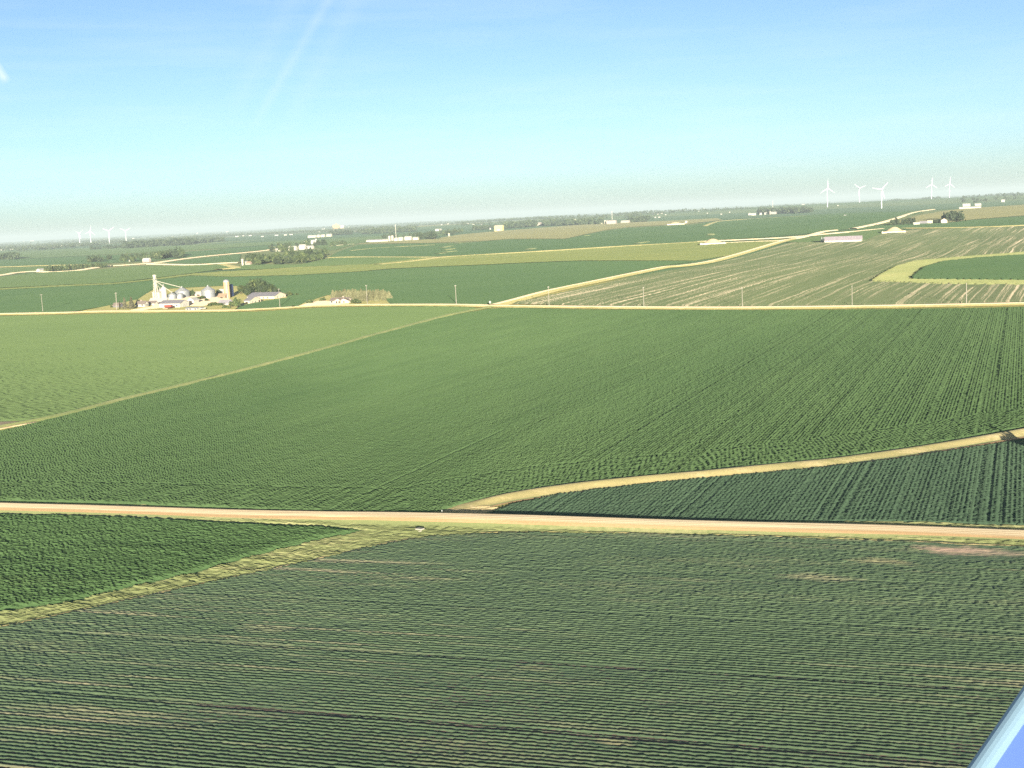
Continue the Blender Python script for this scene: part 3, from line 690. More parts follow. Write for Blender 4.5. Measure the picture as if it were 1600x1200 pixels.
FIELDS = [
 # name, outline in photo pixels, crop height, material, step, label
 ('corn_field', [(-140, 458), (0, 454), (100, 448.5), (175, 445.5), (212, 442), (250, 437.5), (300, 431.5), (360, 433.5), (460, 431), (560, 426), (610, 421.5), (685, 418), (760, 415), (900, 409), (1082, 409), (1040, 414), (1003, 421), (930, 437), (858, 452), (800, 467), (770, 475.5), (700, 475), (612, 474.5), (606, 470), (560, 460), (510, 461), (478, 471), (462, 478.5), (440, 480), (372, 484), (375, 480), (400, 473), (450, 466), (446, 458), (400, 448), (350, 446), (240, 452), (215, 468), (160, 479), (110, 487), (0, 489.5), (-140, 491)], 0.8, M_F_DK, 40, 'deep green field around the farmstead above the upper road'),
 ('hay_field', [(0, 452.5), (-140, 456), (-140, 455), (0, 451.2), (100, 446), (175, 443), (212, 439.5), (250, 434.5), (300, 428), (350, 424.5), (400, 422), (470, 418), (577, 413.5), (640, 406), (692, 401), (760, 398.5), (845, 394), (970, 386), (1095, 378.5), (1130, 380.5), (1232, 374), (1215, 378), (1150, 397), (1085, 407), (900, 407), (760, 413), (685, 416), (610, 419.5), (560, 424), (460, 429.5), (360, 432), (300, 430), (250, 436), (212, 440.5), (175, 444), (100, 447.3)], 0.6, M_F_OL, 60, 'olive hay strip widening towards the gravel road'),
 ('bean_field', [(-140, 452), (0, 449.5), (100, 444.5), (175, 441.5), (212, 437.5), (250, 433), (300, 426.5), (340, 421), (358, 418.5), (345, 413.5), (300, 415), (230, 416), (205, 417), (165, 421), (55, 427), (0, 433), (-140, 446)], 0.5, M_F_MD, 60, 'muted green field left of the yellow turning place'),
 ('bean_field', [(-140, 426), (0, 417.5), (60, 415.5), (140, 413), (190, 410), (215, 409), (280, 404), (330, 398.5), (430, 388.5), (420, 384), (300, 393), (140, 400), (0, 407), (-140, 414)], 0.5, M_F_DK, 80, 'dark green field before the leafy grove at left'),
 ('bean_field', [(-140, 438), (0, 429), (55, 423), (160, 414.5), (140, 414), (60, 417), (0, 419), (-140, 428)], 0.5, M_F_MD, 80, 'narrow green field behind the long white shed'),
 ('bean_field', [(245, 412), (300, 405.5), (340, 401), (375, 397), (372, 410), (345, 410.5), (300, 412)], 0.5, M_F_DK, 60, 'dark green wedge before the white silo'),
 ('bean_field', [(365, 421), (385, 414), (470, 414), (515, 403.5), (560, 402.8), (680, 403), (640, 405.5), (577, 412.5), (470, 417), (400, 420.5)], 0.4, M_F_MD, 60, 'pale green wedge in front of the woodlot'),
 ('corn_field', [(515, 402.3), (520, 399), (530, 393.5), (560, 383), (600, 381.5), (680, 380.5), (722, 380.5), (760, 377), (795, 374.5), (882, 374), (945, 361), (982, 356.5), (1040, 353.5), (1075, 352), (1128, 346), (1200, 340.5), (1300, 334), (1420, 331), (1440, 328.5), (1440, 332.5), (1380, 346), (1330, 357), (1240, 367), (1100, 376.5), (970, 384.5), (845, 392), (760, 397), (692, 400), (655, 402.3)], 0.8, M_F_DK, 80, 'wide blue green field reaching to the wind turbines'),
 ('tan_field', [(682, 379), (690, 371.5), (720, 366.5), (782, 361), (895, 352), (1000, 347), (1060, 344.5), (1120, 341), (1128, 344), (1075, 349.5), (1040, 351.5), (982, 354.5), (945, 359.5), (882, 372.8), (795, 373), (760, 376)], 0.3, M_F_TN, 80, 'tan stubble field below the far farms'),
 ('hay_field', [(560, 381), (600, 378), (640, 376), (682, 374), (690, 378), (680, 379.3), (600, 380.3)], 0.3, M_F_TN, 60, 'tan strip below the silos with the mast'),
 ('bean_field', [(-140, 404), (0, 392), (140, 388), (300, 383), (420, 378), (560, 370.5), (640, 366), (700, 362), (690, 368), (600, 376), (560, 379.5), (520, 391), (500, 387), (430, 382), (300, 391), (140, 399), (0, 406), (-140, 413)], 0.4, M_F_MD, 100, 'hazy green fields stretching below the far woods'),
 ('thin_bean_field', [(800, 474.5), (870, 459.5), (940, 444.5), (1020, 427.5), (1062, 421), (1110, 414), (1160, 401.5), (1235, 379.5), (1286, 379), (1352, 376), (1378, 366), (1420, 360), (1500, 357), (1600, 354), (1760, 349), (1760, 468), (1600, 471), (1500, 473.5), (1300, 477), (1100, 478.5), (920, 477)], 0.14, M_STRIPE, 30, 'striped field of thin bean rows with bare pale soil'),
 ('grass_border', [(1361, 441), (1376, 431), (1400, 418), (1428, 410), (1506, 403), (1600, 396), (1760, 384), (1760, 447), (1600, 446.5), (1475, 445.5)], 0.55, M_F_YL, 40, 'yellow mown grass border curving round the dark green field'),
 ('corn_field', [(1423, 438), (1430, 432), (1445, 420.5), (1475, 412), (1530, 406.5), (1600, 401.5), (1760, 392), (1760, 442), (1600, 441.5), (1426, 439.5)], 1.3, M_F_DK, 40, 'dark green field inside the yellow grass border'),
 ('bean_field', [(1350, 362), (1340, 358.5), (1360, 353.5), (1390, 350), (1480, 349), (1515, 345), (1600, 338.5), (1760, 331), (1760, 346), (1600, 351.5), (1500, 354.5), (1420, 357)], 0.6, M_F_DK, 60, 'dark green field beside the small shaded farm'),
 ('hay_field', [(1230, 378.2), (1242, 374.5), (1290, 367.5), (1345, 361.5), (1374, 359), (1376, 365.5), (1352, 375.5), (1284, 378.6)], 0.4, M_F_MD, 60, 'green patch round the long grey roofed barn'),
 ('tan_field', [(1392, 349), (1440, 336), (1485, 328.5), (1505, 326.5), (1600, 320), (1760, 311), (1760, 329), (1600, 336.5), (1515, 343), (1480, 347.5)], 0.3, M_F_TN, 60, 'brown hill field below the hilltop woods'),
]
def spacing(d): return np.clip(d/900.0, 0.8, 8.0)
for nm, pl, h, mt, st, lb in FIELDS:
    P = G2(pl); ar = abs(sum(P[i-1][0]*P[i][1]-P[i][0]*P[i-1][1] for i in range(len(P))))/2
    dm = float(np.mean([math.hypot(*q) for q in P])); sp = max(float(spacing(dm)), math.sqrt(ar/260000))
    base = {'grass_border': 0.9}.get(nm, 1.7 if 'inside the yellow' in lb else 0.1)
    canopy(nm, P, EW, sp, sp*1.25, lambda x, y, u, v, sp=sp, b=base: b+0.3+0.5*vnoise(u/sp/2, v/sp/2, 7)+0.15*vnoise(u/40, v/90, 8), mt, lb, kind='structure', saw='u', lo=0.4, front=FRONT)

# ------------------------------------------------------------------ lanes
UPPER = smooth_line(G2([(-200, 494.5), (-60, 492.8), (0, 491.5), (100, 489.5), (160, 487.5), (230, 487.3), (300, 486.5), (360, 486), (400, 484.3), (440, 482.2), (480, 479.5), (530, 478), (600, 477.2), (700, 477.2), (780, 479), (920, 480.6), (1100, 482), (1300, 480.6), (1500, 477.3), (1600, 475.3), (1760, 472)]))
LANEP = [(-6.5, 0.1), (-4.0, 0.5), (-3.4, 0.75), (0, 0.85), (3.4, 0.75), (4.2, 0.5), (6.5, 0.1)]
ribbon('gravel_road', UPPER, LANEP, None, 'straight pale road along the poles and farmstead', seg=8, mats=[M_LANE, M_LANEG], midx=[1, 1, 0, 0, 1, 1])
NSROAD = smooth_line(G2([(770, 479.3), (800, 471.5), (858, 456), (930, 440.8), (1010, 424), (1040, 418.2), (1062, 416.6), (1105, 410.5), (1155, 397.5), (1200, 384), (1226, 376.5), (1240, 374)]))
ribbon('gravel_road', NSROAD, [(-6, 0.1), (-3.2, 0.8), (-2.2, 1.3), (0, 1.4), (2.2, 1.25), (3.2, 0.8), (6, 0.1)], None, 'gravel road climbing diagonally past the striped field', seg=10, mats=[M_LANE, M_LANEG], midx=[1, 1, 0, 0, 1, 1])
def lane(pts, wdt=3.0, h=0.9, mat=M_LANE, label=None, name='farm_lane'):
    ribbon(name, smooth_line(G2(pts)), [(-wdt-1.5, 0.0), (-wdt, h*0.9), (0, h), (wdt, h*0.9), (wdt+1.5, 0.0)], mat, label, seg=20, zf=lambda p: 1.25)
lane([(-100, 442), (0, 430.5), (25, 426.5), (55, 424.3), (80, 425.3), (120, 423), (160, 416.8), (190, 414.8), (220, 412.8), (245, 410.8), (285, 405), (330, 399.8), (400, 393.3), (430, 389.3), (452, 386.5)], 5, 0.9, M_LANE, 'pale lane winding past the long white shed')
lane([(235, 413), (300, 414), (340, 412), (362, 411), (376, 410.5)], 6, 0.9, M_LANE, 'lane leading to the white silo')
lane([(345, 413), (362, 416.5), (370, 419), (352, 420.5), (342, 421.5)], 5, 0.9, M_LANEG, 'yellow turning place below the white silo')
lane([(-80, 418), (0, 417.5), (70, 415.2), (150, 413.8)], 4, 0.9, M_LANEG, 'thin pale lane through the left fields')
lane([(515, 403), (540, 402), (600, 402.2), (690, 402.5), (705, 401.5)], 6, 0.8, M_LANEG, 'grass lane on the upper edge of the pale wedge')
lane([(590, 414), (640, 409), (690, 402.5), (720, 400.5), (845, 393), (970, 385.2), (1050, 381), (1100, 378)], 7, 0.9, M_LANEG, 'pale grass lane crossing the centre fields')
lane([(1090, 378), (1180, 374), (1235, 371), (1290, 366), (1340, 361.5), (1378, 358)], 4, 0.9, M_LANE, 'lane to the long grey roofed barn')
lane([(1135, 380), (1190, 377.6), (1215, 377), (1240, 373.5), (1265, 368), (1285, 362.5), (1305, 360)], 4, 0.9, M_LANE, 'gravel lane passing the pale mound')
lane([(1412, 357), (1470, 356.5), (1540, 355), (1600, 352.5), (1740, 347)], 4, 0.9, M_LANEG, 'pale lane along the top of the striped field')
lane([(1333, 357.5), (1360, 352), (1385, 346), (1410, 338), (1432, 331.5), (1458, 327.5)], 5, 1.0, M_LANE, 'pale lane climbing the hill at right')
lane([(1100, 354), (1128, 345.5), (1180, 342), (1260, 337.5)], 5, 0.8, M_LANEG, 'thin pale field edge under the far turbines')
lane([(545, 392.5), (580, 388.8), (620, 386.2), (680, 383)], 4, 0.8, M_LANEG, 'faint field edge left of the grass blowouts')
lane([(470, 361.5), (560, 358), (620, 355.5), (700, 350.5)], 6, 0.8, M_LANEG, 'pale hazy lane under the far grain silos')
lane([(515, 385.5), (535, 383), (550, 381.8)], 5, 0.8, M_LANE, 'drive of the tree sheltered farm')
for pts in ([(690, 388), (697, 386.5), (705, 385)], [(692, 391.8), (700, 390.8), (707, 389.2)], [(693, 395.3), (703, 393.8), (710, 393)], [(682, 397.3), (687, 396.8), (692, 396.3)], [(713, 381), (717, 380.4), (720, 380.2)], [(825, 391), (830, 389.4), (834, 388.8)], [(995, 381.4), (1003, 379.7), (1010, 378.8)], [(912, 369), (922, 368.4)], [(1108, 368.6), (1112, 367), (1110, 366)]):
    lane(pts, 5, 0.95, M_F_YL, name='grass_patch', label='small pale grass waterway patch in the blue green field')
# farm yards
sheet('farmyard', G2([(130, 486), (165, 479), (215, 468.5), (240, 453), (350, 447), (400, 449), (446, 459), (449, 465.5), (400, 472.5), (374, 479.5), (365, 485), (300, 485.6), (230, 486.2), (180, 486.3)]), 0.35, M_YARD, 40, 'dry lawn of the grain farm')
sheet('gravel_yard', G2([(205, 485.2), (236, 480), (252, 471), (262, 463), (345, 463.5), (360, 468), (345, 474), (316, 479), (297, 478.6), (290, 474), (262, 480.5), (236, 483), (224, 485.6)]), 0.50, M_DIRT, 40, 'pinkish gravel yard between the white sheds')
sheet('house_lawn', G2([(463, 480), (480, 471.5), (512, 462), (560, 461), (604, 470.5), (610, 475.8), (530, 476.3), (480, 478.6)]), 0.35, M_YARD, 40, 'dry lawn of the ranch house')
sheet('driveway', G2([(466, 479.5), (484, 473.2), (500, 470.6), (520, 471.5), (540, 475), (530, 476.5), (482, 478.5)]), 0.5, M_DIRT, 40, 'sandy drive of the ranch house')
# ------------------------------------------------------------------ object materials
M_WHITE = plain('white_siding', (0.42, 0.40, 0.34), 0.6, 0.06, 0.3, streak=(1, 1, 6))
M_CREAM = plain('cream_siding', (0.52, 0.46, 0.34), 0.6, 0.08, 0.3)
M_YELLOW = plain('yellow_siding', (0.60, 0.47, 0.19), 0.6, 0.06, 0.2)
M_TAN = plain('tan_concrete', (0.42, 0.29, 0.16), 0.85, 0.14, 0.4, streak=(1, 1, 0.25))
M_CONC = plain('pale_concrete', (0.34, 0.32, 0.27), 0.85, 0.12, 0.5)
M_STEEL = plain('galvanised_steel', (0.26, 0.28, 0.29), 0.45, 0.10, 0.4, spec=0.5, metal=0.35, streak=(1, 1, 0.2))
M_STEELR = plain('galvanised_roof', (0.34, 0.35, 0.36), 0.5, 0.10, 0.3, spec=0.5, metal=0.35)
M_GREYR = plain('grey_metal_roof', (0.22, 0.21, 0.23), 0.6, 0.12, 0.2, streak=(3, 0.3, 1))
M_WHITER = plain('white_metal_roof', (0.38, 0.37, 0.34), 0.55, 0.08, 0.2, streak=(3, 0.3, 1))
M_BROWNR = plain('brown_shingles', (0.17, 0.14, 0.125), 0.85, 0.18, 1.2)
M_WOODB = plain('brown_boards', (0.26, 0.19, 0.13), 0.85, 0.2, 0.8, streak=(3, 3, 0.3))
M_DGREY = plain('dark_siding', (0.13, 0.13, 0.14), 0.7, 0.12, 0.5)
M_PINK = plain('faded_brick', (0.34, 0.275, 0.24), 0.85, 0.12, 0.5)
M_BLUE = plain('blue_enamel', (0.035, 0.05, 0.11), 0.35, 0.1, 0.3, spec=0.5)
M_GLASS = plain('window_glass', (0.05, 0.06, 0.07), 0.12, 0.1, 1.0, spec=0.6)
M_DOOR = plain('door_paint', (0.42, 0.40, 0.37), 0.6, 0.1, 1.0)
M_DOORSHADE = plain('dark_door_and_shade', (0.05, 0.045, 0.04), 0.9, 0.1, 1.0)  # near-black panels hold the shade inside doorways and pipe; also dark doors
M_RED = plain('red_paint', (0.22, 0.045, 0.035), 0.5, 0.15, 1.0)
M_TYRE = plain('tyre_rubber', (0.02, 0.02, 0.02), 0.9, 0.1, 2.0)
M_POLE = plain('weathered_pole', (0.24, 0.225, 0.19), 0.9, 0.18, 1.5, streak=(3, 3, 0.2))
M_INSUL = plain('insulator_glaze', (0.35, 0.33, 0.30), 0.3, 0.1, 2.0)
M_TURB = plain('turbine_white', (0.56, 0.58, 0.60), 0.45, 0.03, 0.05)
M_PILE = plain('feed_pile_cover', (0.50, 0.39, 0.24), 0.9, 0.12, 0.12)
M_BARK = plain('bark', (0.13, 0.10, 0.075), 0.95, 0.25, 1.5, streak=(3, 3, 0.4))
def leaf_mat(name, c, var=0.3):
    mt, nt, b = new_mat(name)
    oi = node(nt, 'ShaderNodeObjectInfo'); n = noise(nt, pos_coord(nt), 0.35, 3, 0.6)
    f = math_n(nt, 'ADD', math_n(nt, 'MULTIPLY', n, 0.7), math_n(nt, 'MULTIPLY', oi.outputs['Random'], 0.3))
    nt.links.new(ramp(nt, f, [(0.3, tuple(x*(1-var) for x in c)), (0.7, tuple(x*(1+var) for x in c))]), b.inputs['Base Color'])
    b.inputs['Roughness'].default_value = 0.7; b.inputs['Specular IOR Level'].default_value = 0.2; b.inputs['Diffuse Roughness'].default_value = DROUGH
    return mt
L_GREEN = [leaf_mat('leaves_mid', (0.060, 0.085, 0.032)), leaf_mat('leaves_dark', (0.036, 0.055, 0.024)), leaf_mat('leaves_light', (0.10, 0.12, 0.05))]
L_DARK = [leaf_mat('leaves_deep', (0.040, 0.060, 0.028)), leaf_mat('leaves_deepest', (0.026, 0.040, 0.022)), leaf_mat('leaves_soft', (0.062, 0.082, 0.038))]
L_SPRUCE = [leaf_mat('needles', (0.085, 0.085, 0.055)), leaf_mat('needles_dark', (0.05, 0.055, 0.036)), leaf_mat('needles_tip', (0.13, 0.12, 0.075))]
L_TAN = [leaf_mat('tan_needles', (0.125, 0.128, 0.070)), leaf_mat('tan_needles_dark', (0.075, 0.082, 0.045)), leaf_mat('tan_needles_tip', (0.165, 0.16, 0.088))]

# ------------------------------------------------------------------ trees
def leaf_quads(pts, size, rng, outward=None, flat=0.5):
    """one small quad per point, tilted at random about the outward direction"""
    n = len(pts); d = rng.normal(size=(n, 3))
    if outward is not None: d = d*flat+outward
    d /= np.linalg.norm(d, axis=1)[:, None]+1e-9
    a = rng.normal(size=(n, 3)); a -= (a*d).sum(1)[:, None]*d; a /= np.linalg.norm(a, axis=1)[:, None]+1e-9
    b = np.cross(d, a); s = (size*(0.6+0.8*rng.random(n)))[:, None]
    c = np.stack([pts-a*s-b*s*0.7, pts+a*s-b*s*0.6, pts+a*s*0.8+b*s*0.7, pts-a*s*0.7+b*s*0.8], 1)
    return c.reshape(-1, 3), np.arange(4*n).reshape(n, 4)
def leafy_points(seed, h, w, base, nl, nleaf):
    rng = np.random.default_rng(seed); P = []; O = []; K = []
    for i in range(nl):
        t = rng.random(); z = base+(h-base)*(0.18+0.66*t); rad = w/2*(0.62-0.45*abs(t-0.4)); an = i*2.4+rng.random()
        c = np.array([math.cos(an)*rad, math.sin(an)*rad, z]); r = (0.26+0.14*rng.random())*w*0.62
        if i == 0: c = np.array([0, 0, base+(h-base)*0.55]); r = w*0.33
        m = int(nleaf/nl*(0.8+0.4*rng.random()))
        d = rng.normal(size=(m, 3)); d /= np.linalg.norm(d, axis=1)[:, None]
        rr = r*(0.55+0.5*rng.random(m)**0.6); p = c+d*rr[:, None]*np.array([1, 1, 0.85])
        ok = p[:, 2] > base*0.8; P.append(p[ok]); O.append(d[ok]); K.append(np.where(rng.random(ok.sum()) < 0.7, [0, 1, 2, 0][i % 4], rng.integers(0, 3, ok.sum())))
    return np.concatenate(P), np.concatenate(O), np.concatenate(K), rng
def crown_mesh(seed, h, w, base, mats, nl=11, nleaf=620, size=0.55):
    p, o, k, rng = leafy_points(seed, h, w, base, nl, nleaf)
    V, Fq = leaf_quads(p, size, rng, o, 0.6)
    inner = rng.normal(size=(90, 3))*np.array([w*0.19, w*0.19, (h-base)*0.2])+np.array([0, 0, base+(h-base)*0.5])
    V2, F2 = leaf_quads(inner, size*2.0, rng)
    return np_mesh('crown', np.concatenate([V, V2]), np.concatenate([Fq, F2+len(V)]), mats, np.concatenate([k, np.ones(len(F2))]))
def conifer_mesh(seed, h, w, mats, nleaf=520, size=0.42):
    rng = np.random.default_rng(seed); t = rng.random(nleaf)**1.35; an = rng.random(nleaf)*6.283
    lay = 0.72+0.28*np.abs(np.sin(t*h*1.9+np.sin(an*3)*0.6)); r = (1-t)**0.85*w/2*lay*(0.55+0.5*rng.random(nleaf)**0.5)
    z = 0.06*h+t*h*0.95
    p = np.stack([np.cos(an)*r, np.sin(an)*r, z-0.12*r], 1); o = np.stack([np.cos(an)*0.8, np.sin(an)*0.8, np.full(nleaf, 0.55)], 1)
    V, Fq = leaf_quads(p, size, rng, o, 0.55)
    k = np.where(rng.random(nleaf) < 0.55, 0, rng.integers(0, 3, nleaf))
    return np_mesh('crown', V, Fq, mats, k)
def trunk_mesh(h, r, limbs, seed):
    q = random.Random(seed); mb = MB(); mb.bar((0, 0, -0.4), (q.uniform(-.1, .1), 0, h*0.45), r, 7, r*0.7); mb.bar((0, 0, h*0.45), (0.1, 0.1, h*0.8), r*0.7, 6, r*0.25)
    for i in range(limbs):
        a = i*2.4; z = h*(0.28+0.09*i); l = h*0.24
        mb.bar((0, 0, z), (math.cos(a)*l, math.sin(a)*l, z+l*0.8), r*0.4, 5, r*0.12)
    return mb.mesh('trunk', M_BARK)
PROTO = {}
def proto(kind):
    if kind in PROTO: return PROTO[kind]
    out = []
    spec = {'broad': (L_GREEN, 12, 11, 2.2), 'dark': (L_DARK, 12, 11, 1.6), 'spruce': (L_SPRUCE, 10, 4.6, 0), 'tan': (L_TAN, 8, 6.6, 0), 'bush': (L_GREEN, 4, 5, 0.1)}[kind]
    for i in range(4):
        mats, h, wd, base = spec
        if base == 0: cm = conifer_mesh(40+i, h, wd*(0.9+0.07*i), mats, 900 if kind == 'tan' else 620, 0.6 if kind == 'tan' else 0.48)
        else: cm = crown_mesh(60+i*3+len(kind), h, wd*(0.88+0.08*i), base, mats, size=0.55 if kind != 'bush' else 0.28, nl=9+i)
        out.append((trunk_mesh(h, 0.28 if h > 6 else 0.1, 5 if base else 0, i), cm, h))
    PROTO[kind] = out; return out
def tree(kind, pos, h, label, group=None, name='leafy_tree', cat='tree', wid=1.0, parts=True):
    tm, cm, h0 = rnd.choice(proto(kind)); s = h/h0
    r = empty(name, pos, rnd.uniform(0, 6.28), label, cat, group); r.scale = (s*wid, s*wid, s)
    link_mesh('trunk', tm, r); link_mesh('crown', cm, r); return r
def tree_px(kind, px, py, hpx, label, group=None, name='leafy_tree', wid=1.0, cat='tree'):
    p = ground(px, py); return tree(kind, p, hpx*kpx(p), label, group, name, cat, wid)
# far trees: crown and trunk in one small mesh
FARP = {}
def far_mesh(i, mats=L_DARK):
    key = (i, mats[0].name)
    if key not in FARP:
        p, o, k, rng = leafy_points(200+i, 12, 12.5, 0.6, 8, 260)
        V, Fq = leaf_quads(p, 0.95, rng, o, 0.6)
        V2, F2 = leaf_quads(rng.normal(size=(50, 3))*np.array([2.4, 2.4, 2.4])+np.array([0, 0, 6.0]), 1.8, rng)
        tm = trunk_mesh(12, 0.3, 3, i); tv = np.array([v.co[:] for v in tm.vertices])
        tf = [list(f.vertices) for f in tm.polygons if len(f.vertices) == 4]
        V3 = np.concatenate([V, V2, tv]); F3 = np.concatenate([Fq, F2+len(V), np.array(tf)+len(V)+len(V2)])
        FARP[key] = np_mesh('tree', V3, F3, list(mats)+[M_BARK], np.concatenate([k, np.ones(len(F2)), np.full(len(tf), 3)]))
    return FARP[key]
def far_tree(pos, h, label, group, mats=L_DARK, wid=1.0, name='leafy_tree'):
    o = link_mesh(name, far_mesh(rnd.randrange(4), mats)); s = h/12
    o.location = pos; o.rotation_euler = (0, 0, rnd.uniform(0, 6.28)); o.scale = (s*wid, s*wid, s)
    return tag(o, label, 'tree', group)
def scatter(poly_px, n, seed):
    P = G2(poly_px); q = random.Random(seed); xs = [p[0] for p in P]; ys = [p[1] for p in P]; out = []
    while len(out) < n:
        x, y = q.uniform(min(xs), max(xs)), q.uniform(min(ys), max(ys))
        if bool(inside(np.array([x]), np.array([y]), P)[0]): out.append(Vector((x, y, T1(x, y))))
    return out
def wood_mesh(name, pts, hs, mats, label, leaf=70, seed=5, wid=1.15):
    """many far trees that read as one mass: one mesh"""
    rng = np.random.default_rng(seed); base = [leafy_points(300+i, 1, 1.05, 0.04, 6, leaf) for i in range(5)]
    VV, FF, KK, n = [], [], [], 0
    for p, h in zip(pts, hs):
        q, o, k, _ = base[rng.integers(0, 5)]; a = rng.random()*6.28; c, s = math.cos(a), math.sin(a)
        Rm = np.array([[c, -s, 0], [s, c, 0], [0, 0, 1]])
        qq = (q*np.array([h*wid, h*wid, h]))@Rm.T+np.array(p[:]); V, Fq = leaf_quads(qq, h*0.115, rng, o@Rm.T, 0.6)
        VV.append(V); FF.append(Fq+n); n += len(V); KK.append((k+rng.integers(0, 2)) % 3)
    me = np_mesh(name, np.concatenate(VV), np.concatenate(FF), mats, np.concatenate(KK))
    return tag(link_mesh(name, me), label, kind='stuff')

# ------------------------------------------------------------------ buildings
GR = -GRID                                       # z rotation of things that follow the section grid
def rel_at(p): return GRID-math.atan2(p.x, p.y)
def bldg(name, label, cat, px, py, Lp, Dp, Hp, Rp, axis='x', wall=M_WHITE, roof=M_WHITER, op=(), ope=(), group=None, parts=(), metres=False, minD=4.0):
    """gabled building; (px, py) = its south-east ground corner in the photo, Lp / Dp = visible widths of south and east walls,
    Hp, Rp = wall and roof heights, all in photo pixels; op / ope = openings (kind, u along the wall 0..1, width, height, sill)"""
    p = ground(px, py); k = kpx(p); rel = rel_at(p)
    if metres: L, D, H, Rf = Lp, Dp, Hp, Rp
    else: L, D, H, Rf = Lp*k/max(0.5, math.cos(rel)), max(minD, Dp*k/max(0.3, abs(math.sin(rel)))), Hp*k, Rp*k
    c, s = math.cos(GR), math.sin(GR); ctr = Vector((p.x+c*(-L/2)-s*(D/2), p.y+s*(-L/2)+c*(D/2), 0)); ctr.z = min(T1(ctr.x, ctr.y), p.z)
    e = empty(name, ctr, GR, label, cat, group)
    x0, x1, y0, y1 = -L/2, L/2, -D/2, D/2
    mb = MB()
    if axis == 'x': mb.prism([(y0, -1.0), (y1, -1.0), (y1, H), (0, H+Rf), (y0, H)], x0, x1)
    else:
        mb.prism([(x0, -1.0), (x1, -1.0), (x1, H), (0, H+Rf), (x0, H)], y0, y1)
        bmesh.ops.rotate(mb.bm, verts=mb.bm.verts, cent=(0, 0, 0), matrix=Matrix(((0, 1, 0), (1, 0, 0), (0, 0, 1))))
    mb.build('wall', wall, e)
    w2, l2 = (D/2, L/2) if axis == 'x' else (L/2, D/2); ov = 0.45; t = 0.22; sl = Rf/w2
    rb = MB(); prof = [(-w2-ov, H-sl*ov+0.03), (0, H+Rf+0.03), (w2+ov, H-sl*ov+0.03), (w2+ov, H-sl*ov+t+0.03), (0, H+Rf+t+0.03), (-w2-ov, H-sl*ov+t+0.03)]
    rb.prism(prof, -l2-ov, l2+ov)
    if axis != 'x': bmesh.ops.rotate(rb.bm, verts=rb.bm.verts, cent=(0, 0, 0), matrix=Matrix(((0, 1, 0), (1, 0, 0), (0, 0, 1))))
    rf = rb.build('roof', roof, e)
    for kd, u, w_, h_, sill in op:
        x = x0+L*u; add_opening(kd, e, (x-w_/2, x+w_/2, y0-0.10, y0+0.02, sill, sill+h_), 'y')
    for kd, u, w_, h_, sill in ope:
        y = y0+D*u; add_opening(kd, e, (x1-0.02, x1+0.10, y-w_/2, y+w_/2, sill, sill+h_), 'x')
    return e, (L, D, H, Rf), rf
def add_opening(kd, e, b, ax):
    mt = {'door': M_DOOR, 'garage_door': M_WHITER, 'doorway': M_DOORSHADE, 'window': M_GLASS}[kd]
    o = MB().box(*b).build(kd, mt, e)
    if kd == 'window':
        x0, x1, y0, y1, z0, z1 = b; f = MB(); t = 0.12
        for (a, c, d, g) in ((0, 1, z1, z1+t), (0, 1, z0-t, z0)): f.box(x0-(t if ax == 'y' else 0.03), x1+(t if ax == 'y' else 0.03), y0-(0.03 if ax == 'y' else t), y1+(0.03 if ax == 'y' else t), d, g)
        if ax == 'y': f.box(x0-t, x0, y0-0.03, y1, z0, z1); f.box(x1, x1+t, y0-0.03, y1, z0, z1)
        else: f.box(x0, x1+0.03, y0-t, y0, z0, z1); f.box(x0, x1+0.03, y1, y1+t, z0, z1)
        f.build('frame', M_WHITE, o)
def grain_bin(label, px, py, r_px, h_px, roof_px, cat='grain bin', name='grain_bin', group=None, wall=M_STEEL, door=True, roofm=M_STEELR):
    p = ground(px, py); k = kpx(p); r, h, rh = r_px*k, h_px*k, roof_px*k
    p = p+Vector((p.x, p.y, 0)).normalized()*r; p.z = T1(p.x, p.y)
    e = empty(name, p, GR, label, cat, group)
    prof = [(r*1.02, -0.6), (r*1.02, 0.3)]; n = max(4, int(h/0.9))
    for i in range(n):
        z = 0.3+(h-0.3)*i/n; dz = (h-0.3)/n
        prof += [(r, z+dz*0.05), (r*1.006, z+dz*0.5), (r, z+dz*0.95)]
    prof.append((r, h)); MB().lathe(prof, 28).build('wall', wall, e, True)
    rb = MB().lathe([(r*1.05, h-0.12), (r*1.05, h+0.05), (r*0.12, h+rh*0.96), (r*0.10, h+rh*1.06), (0.02, h+rh*1.1)], 28)
    rf = rb.build('roof', roofm, e)
    MB().cyl(0, 0, h+rh*1.02, h+rh*1.02+0.6, 0.45, 0.35, 10).build('vent_cap', M_STEELR, rf)
    if door: MB().box(-0.5, 0.5, -r-0.12, -r+0.15, 0.3, 2.2).build('door', M_DOOR, e)
    lad = MB()
    for sx in (-0.2, 0.2): lad.box(r*0.5+sx-0.03, r*0.5+sx+0.03, -r*0.88-0.15, -r*0.88-0.09, 0.2, h)
    for i in range(int(h/0.5)): lad.box(r*0.5-0.2, r*0.5+0.2, -r*0.88-0.14, -r*0.88-0.10, 0.4+i*0.5, 0.44+i*0.5)
    lad.build('ladder', M_STEEL, e)
    return e
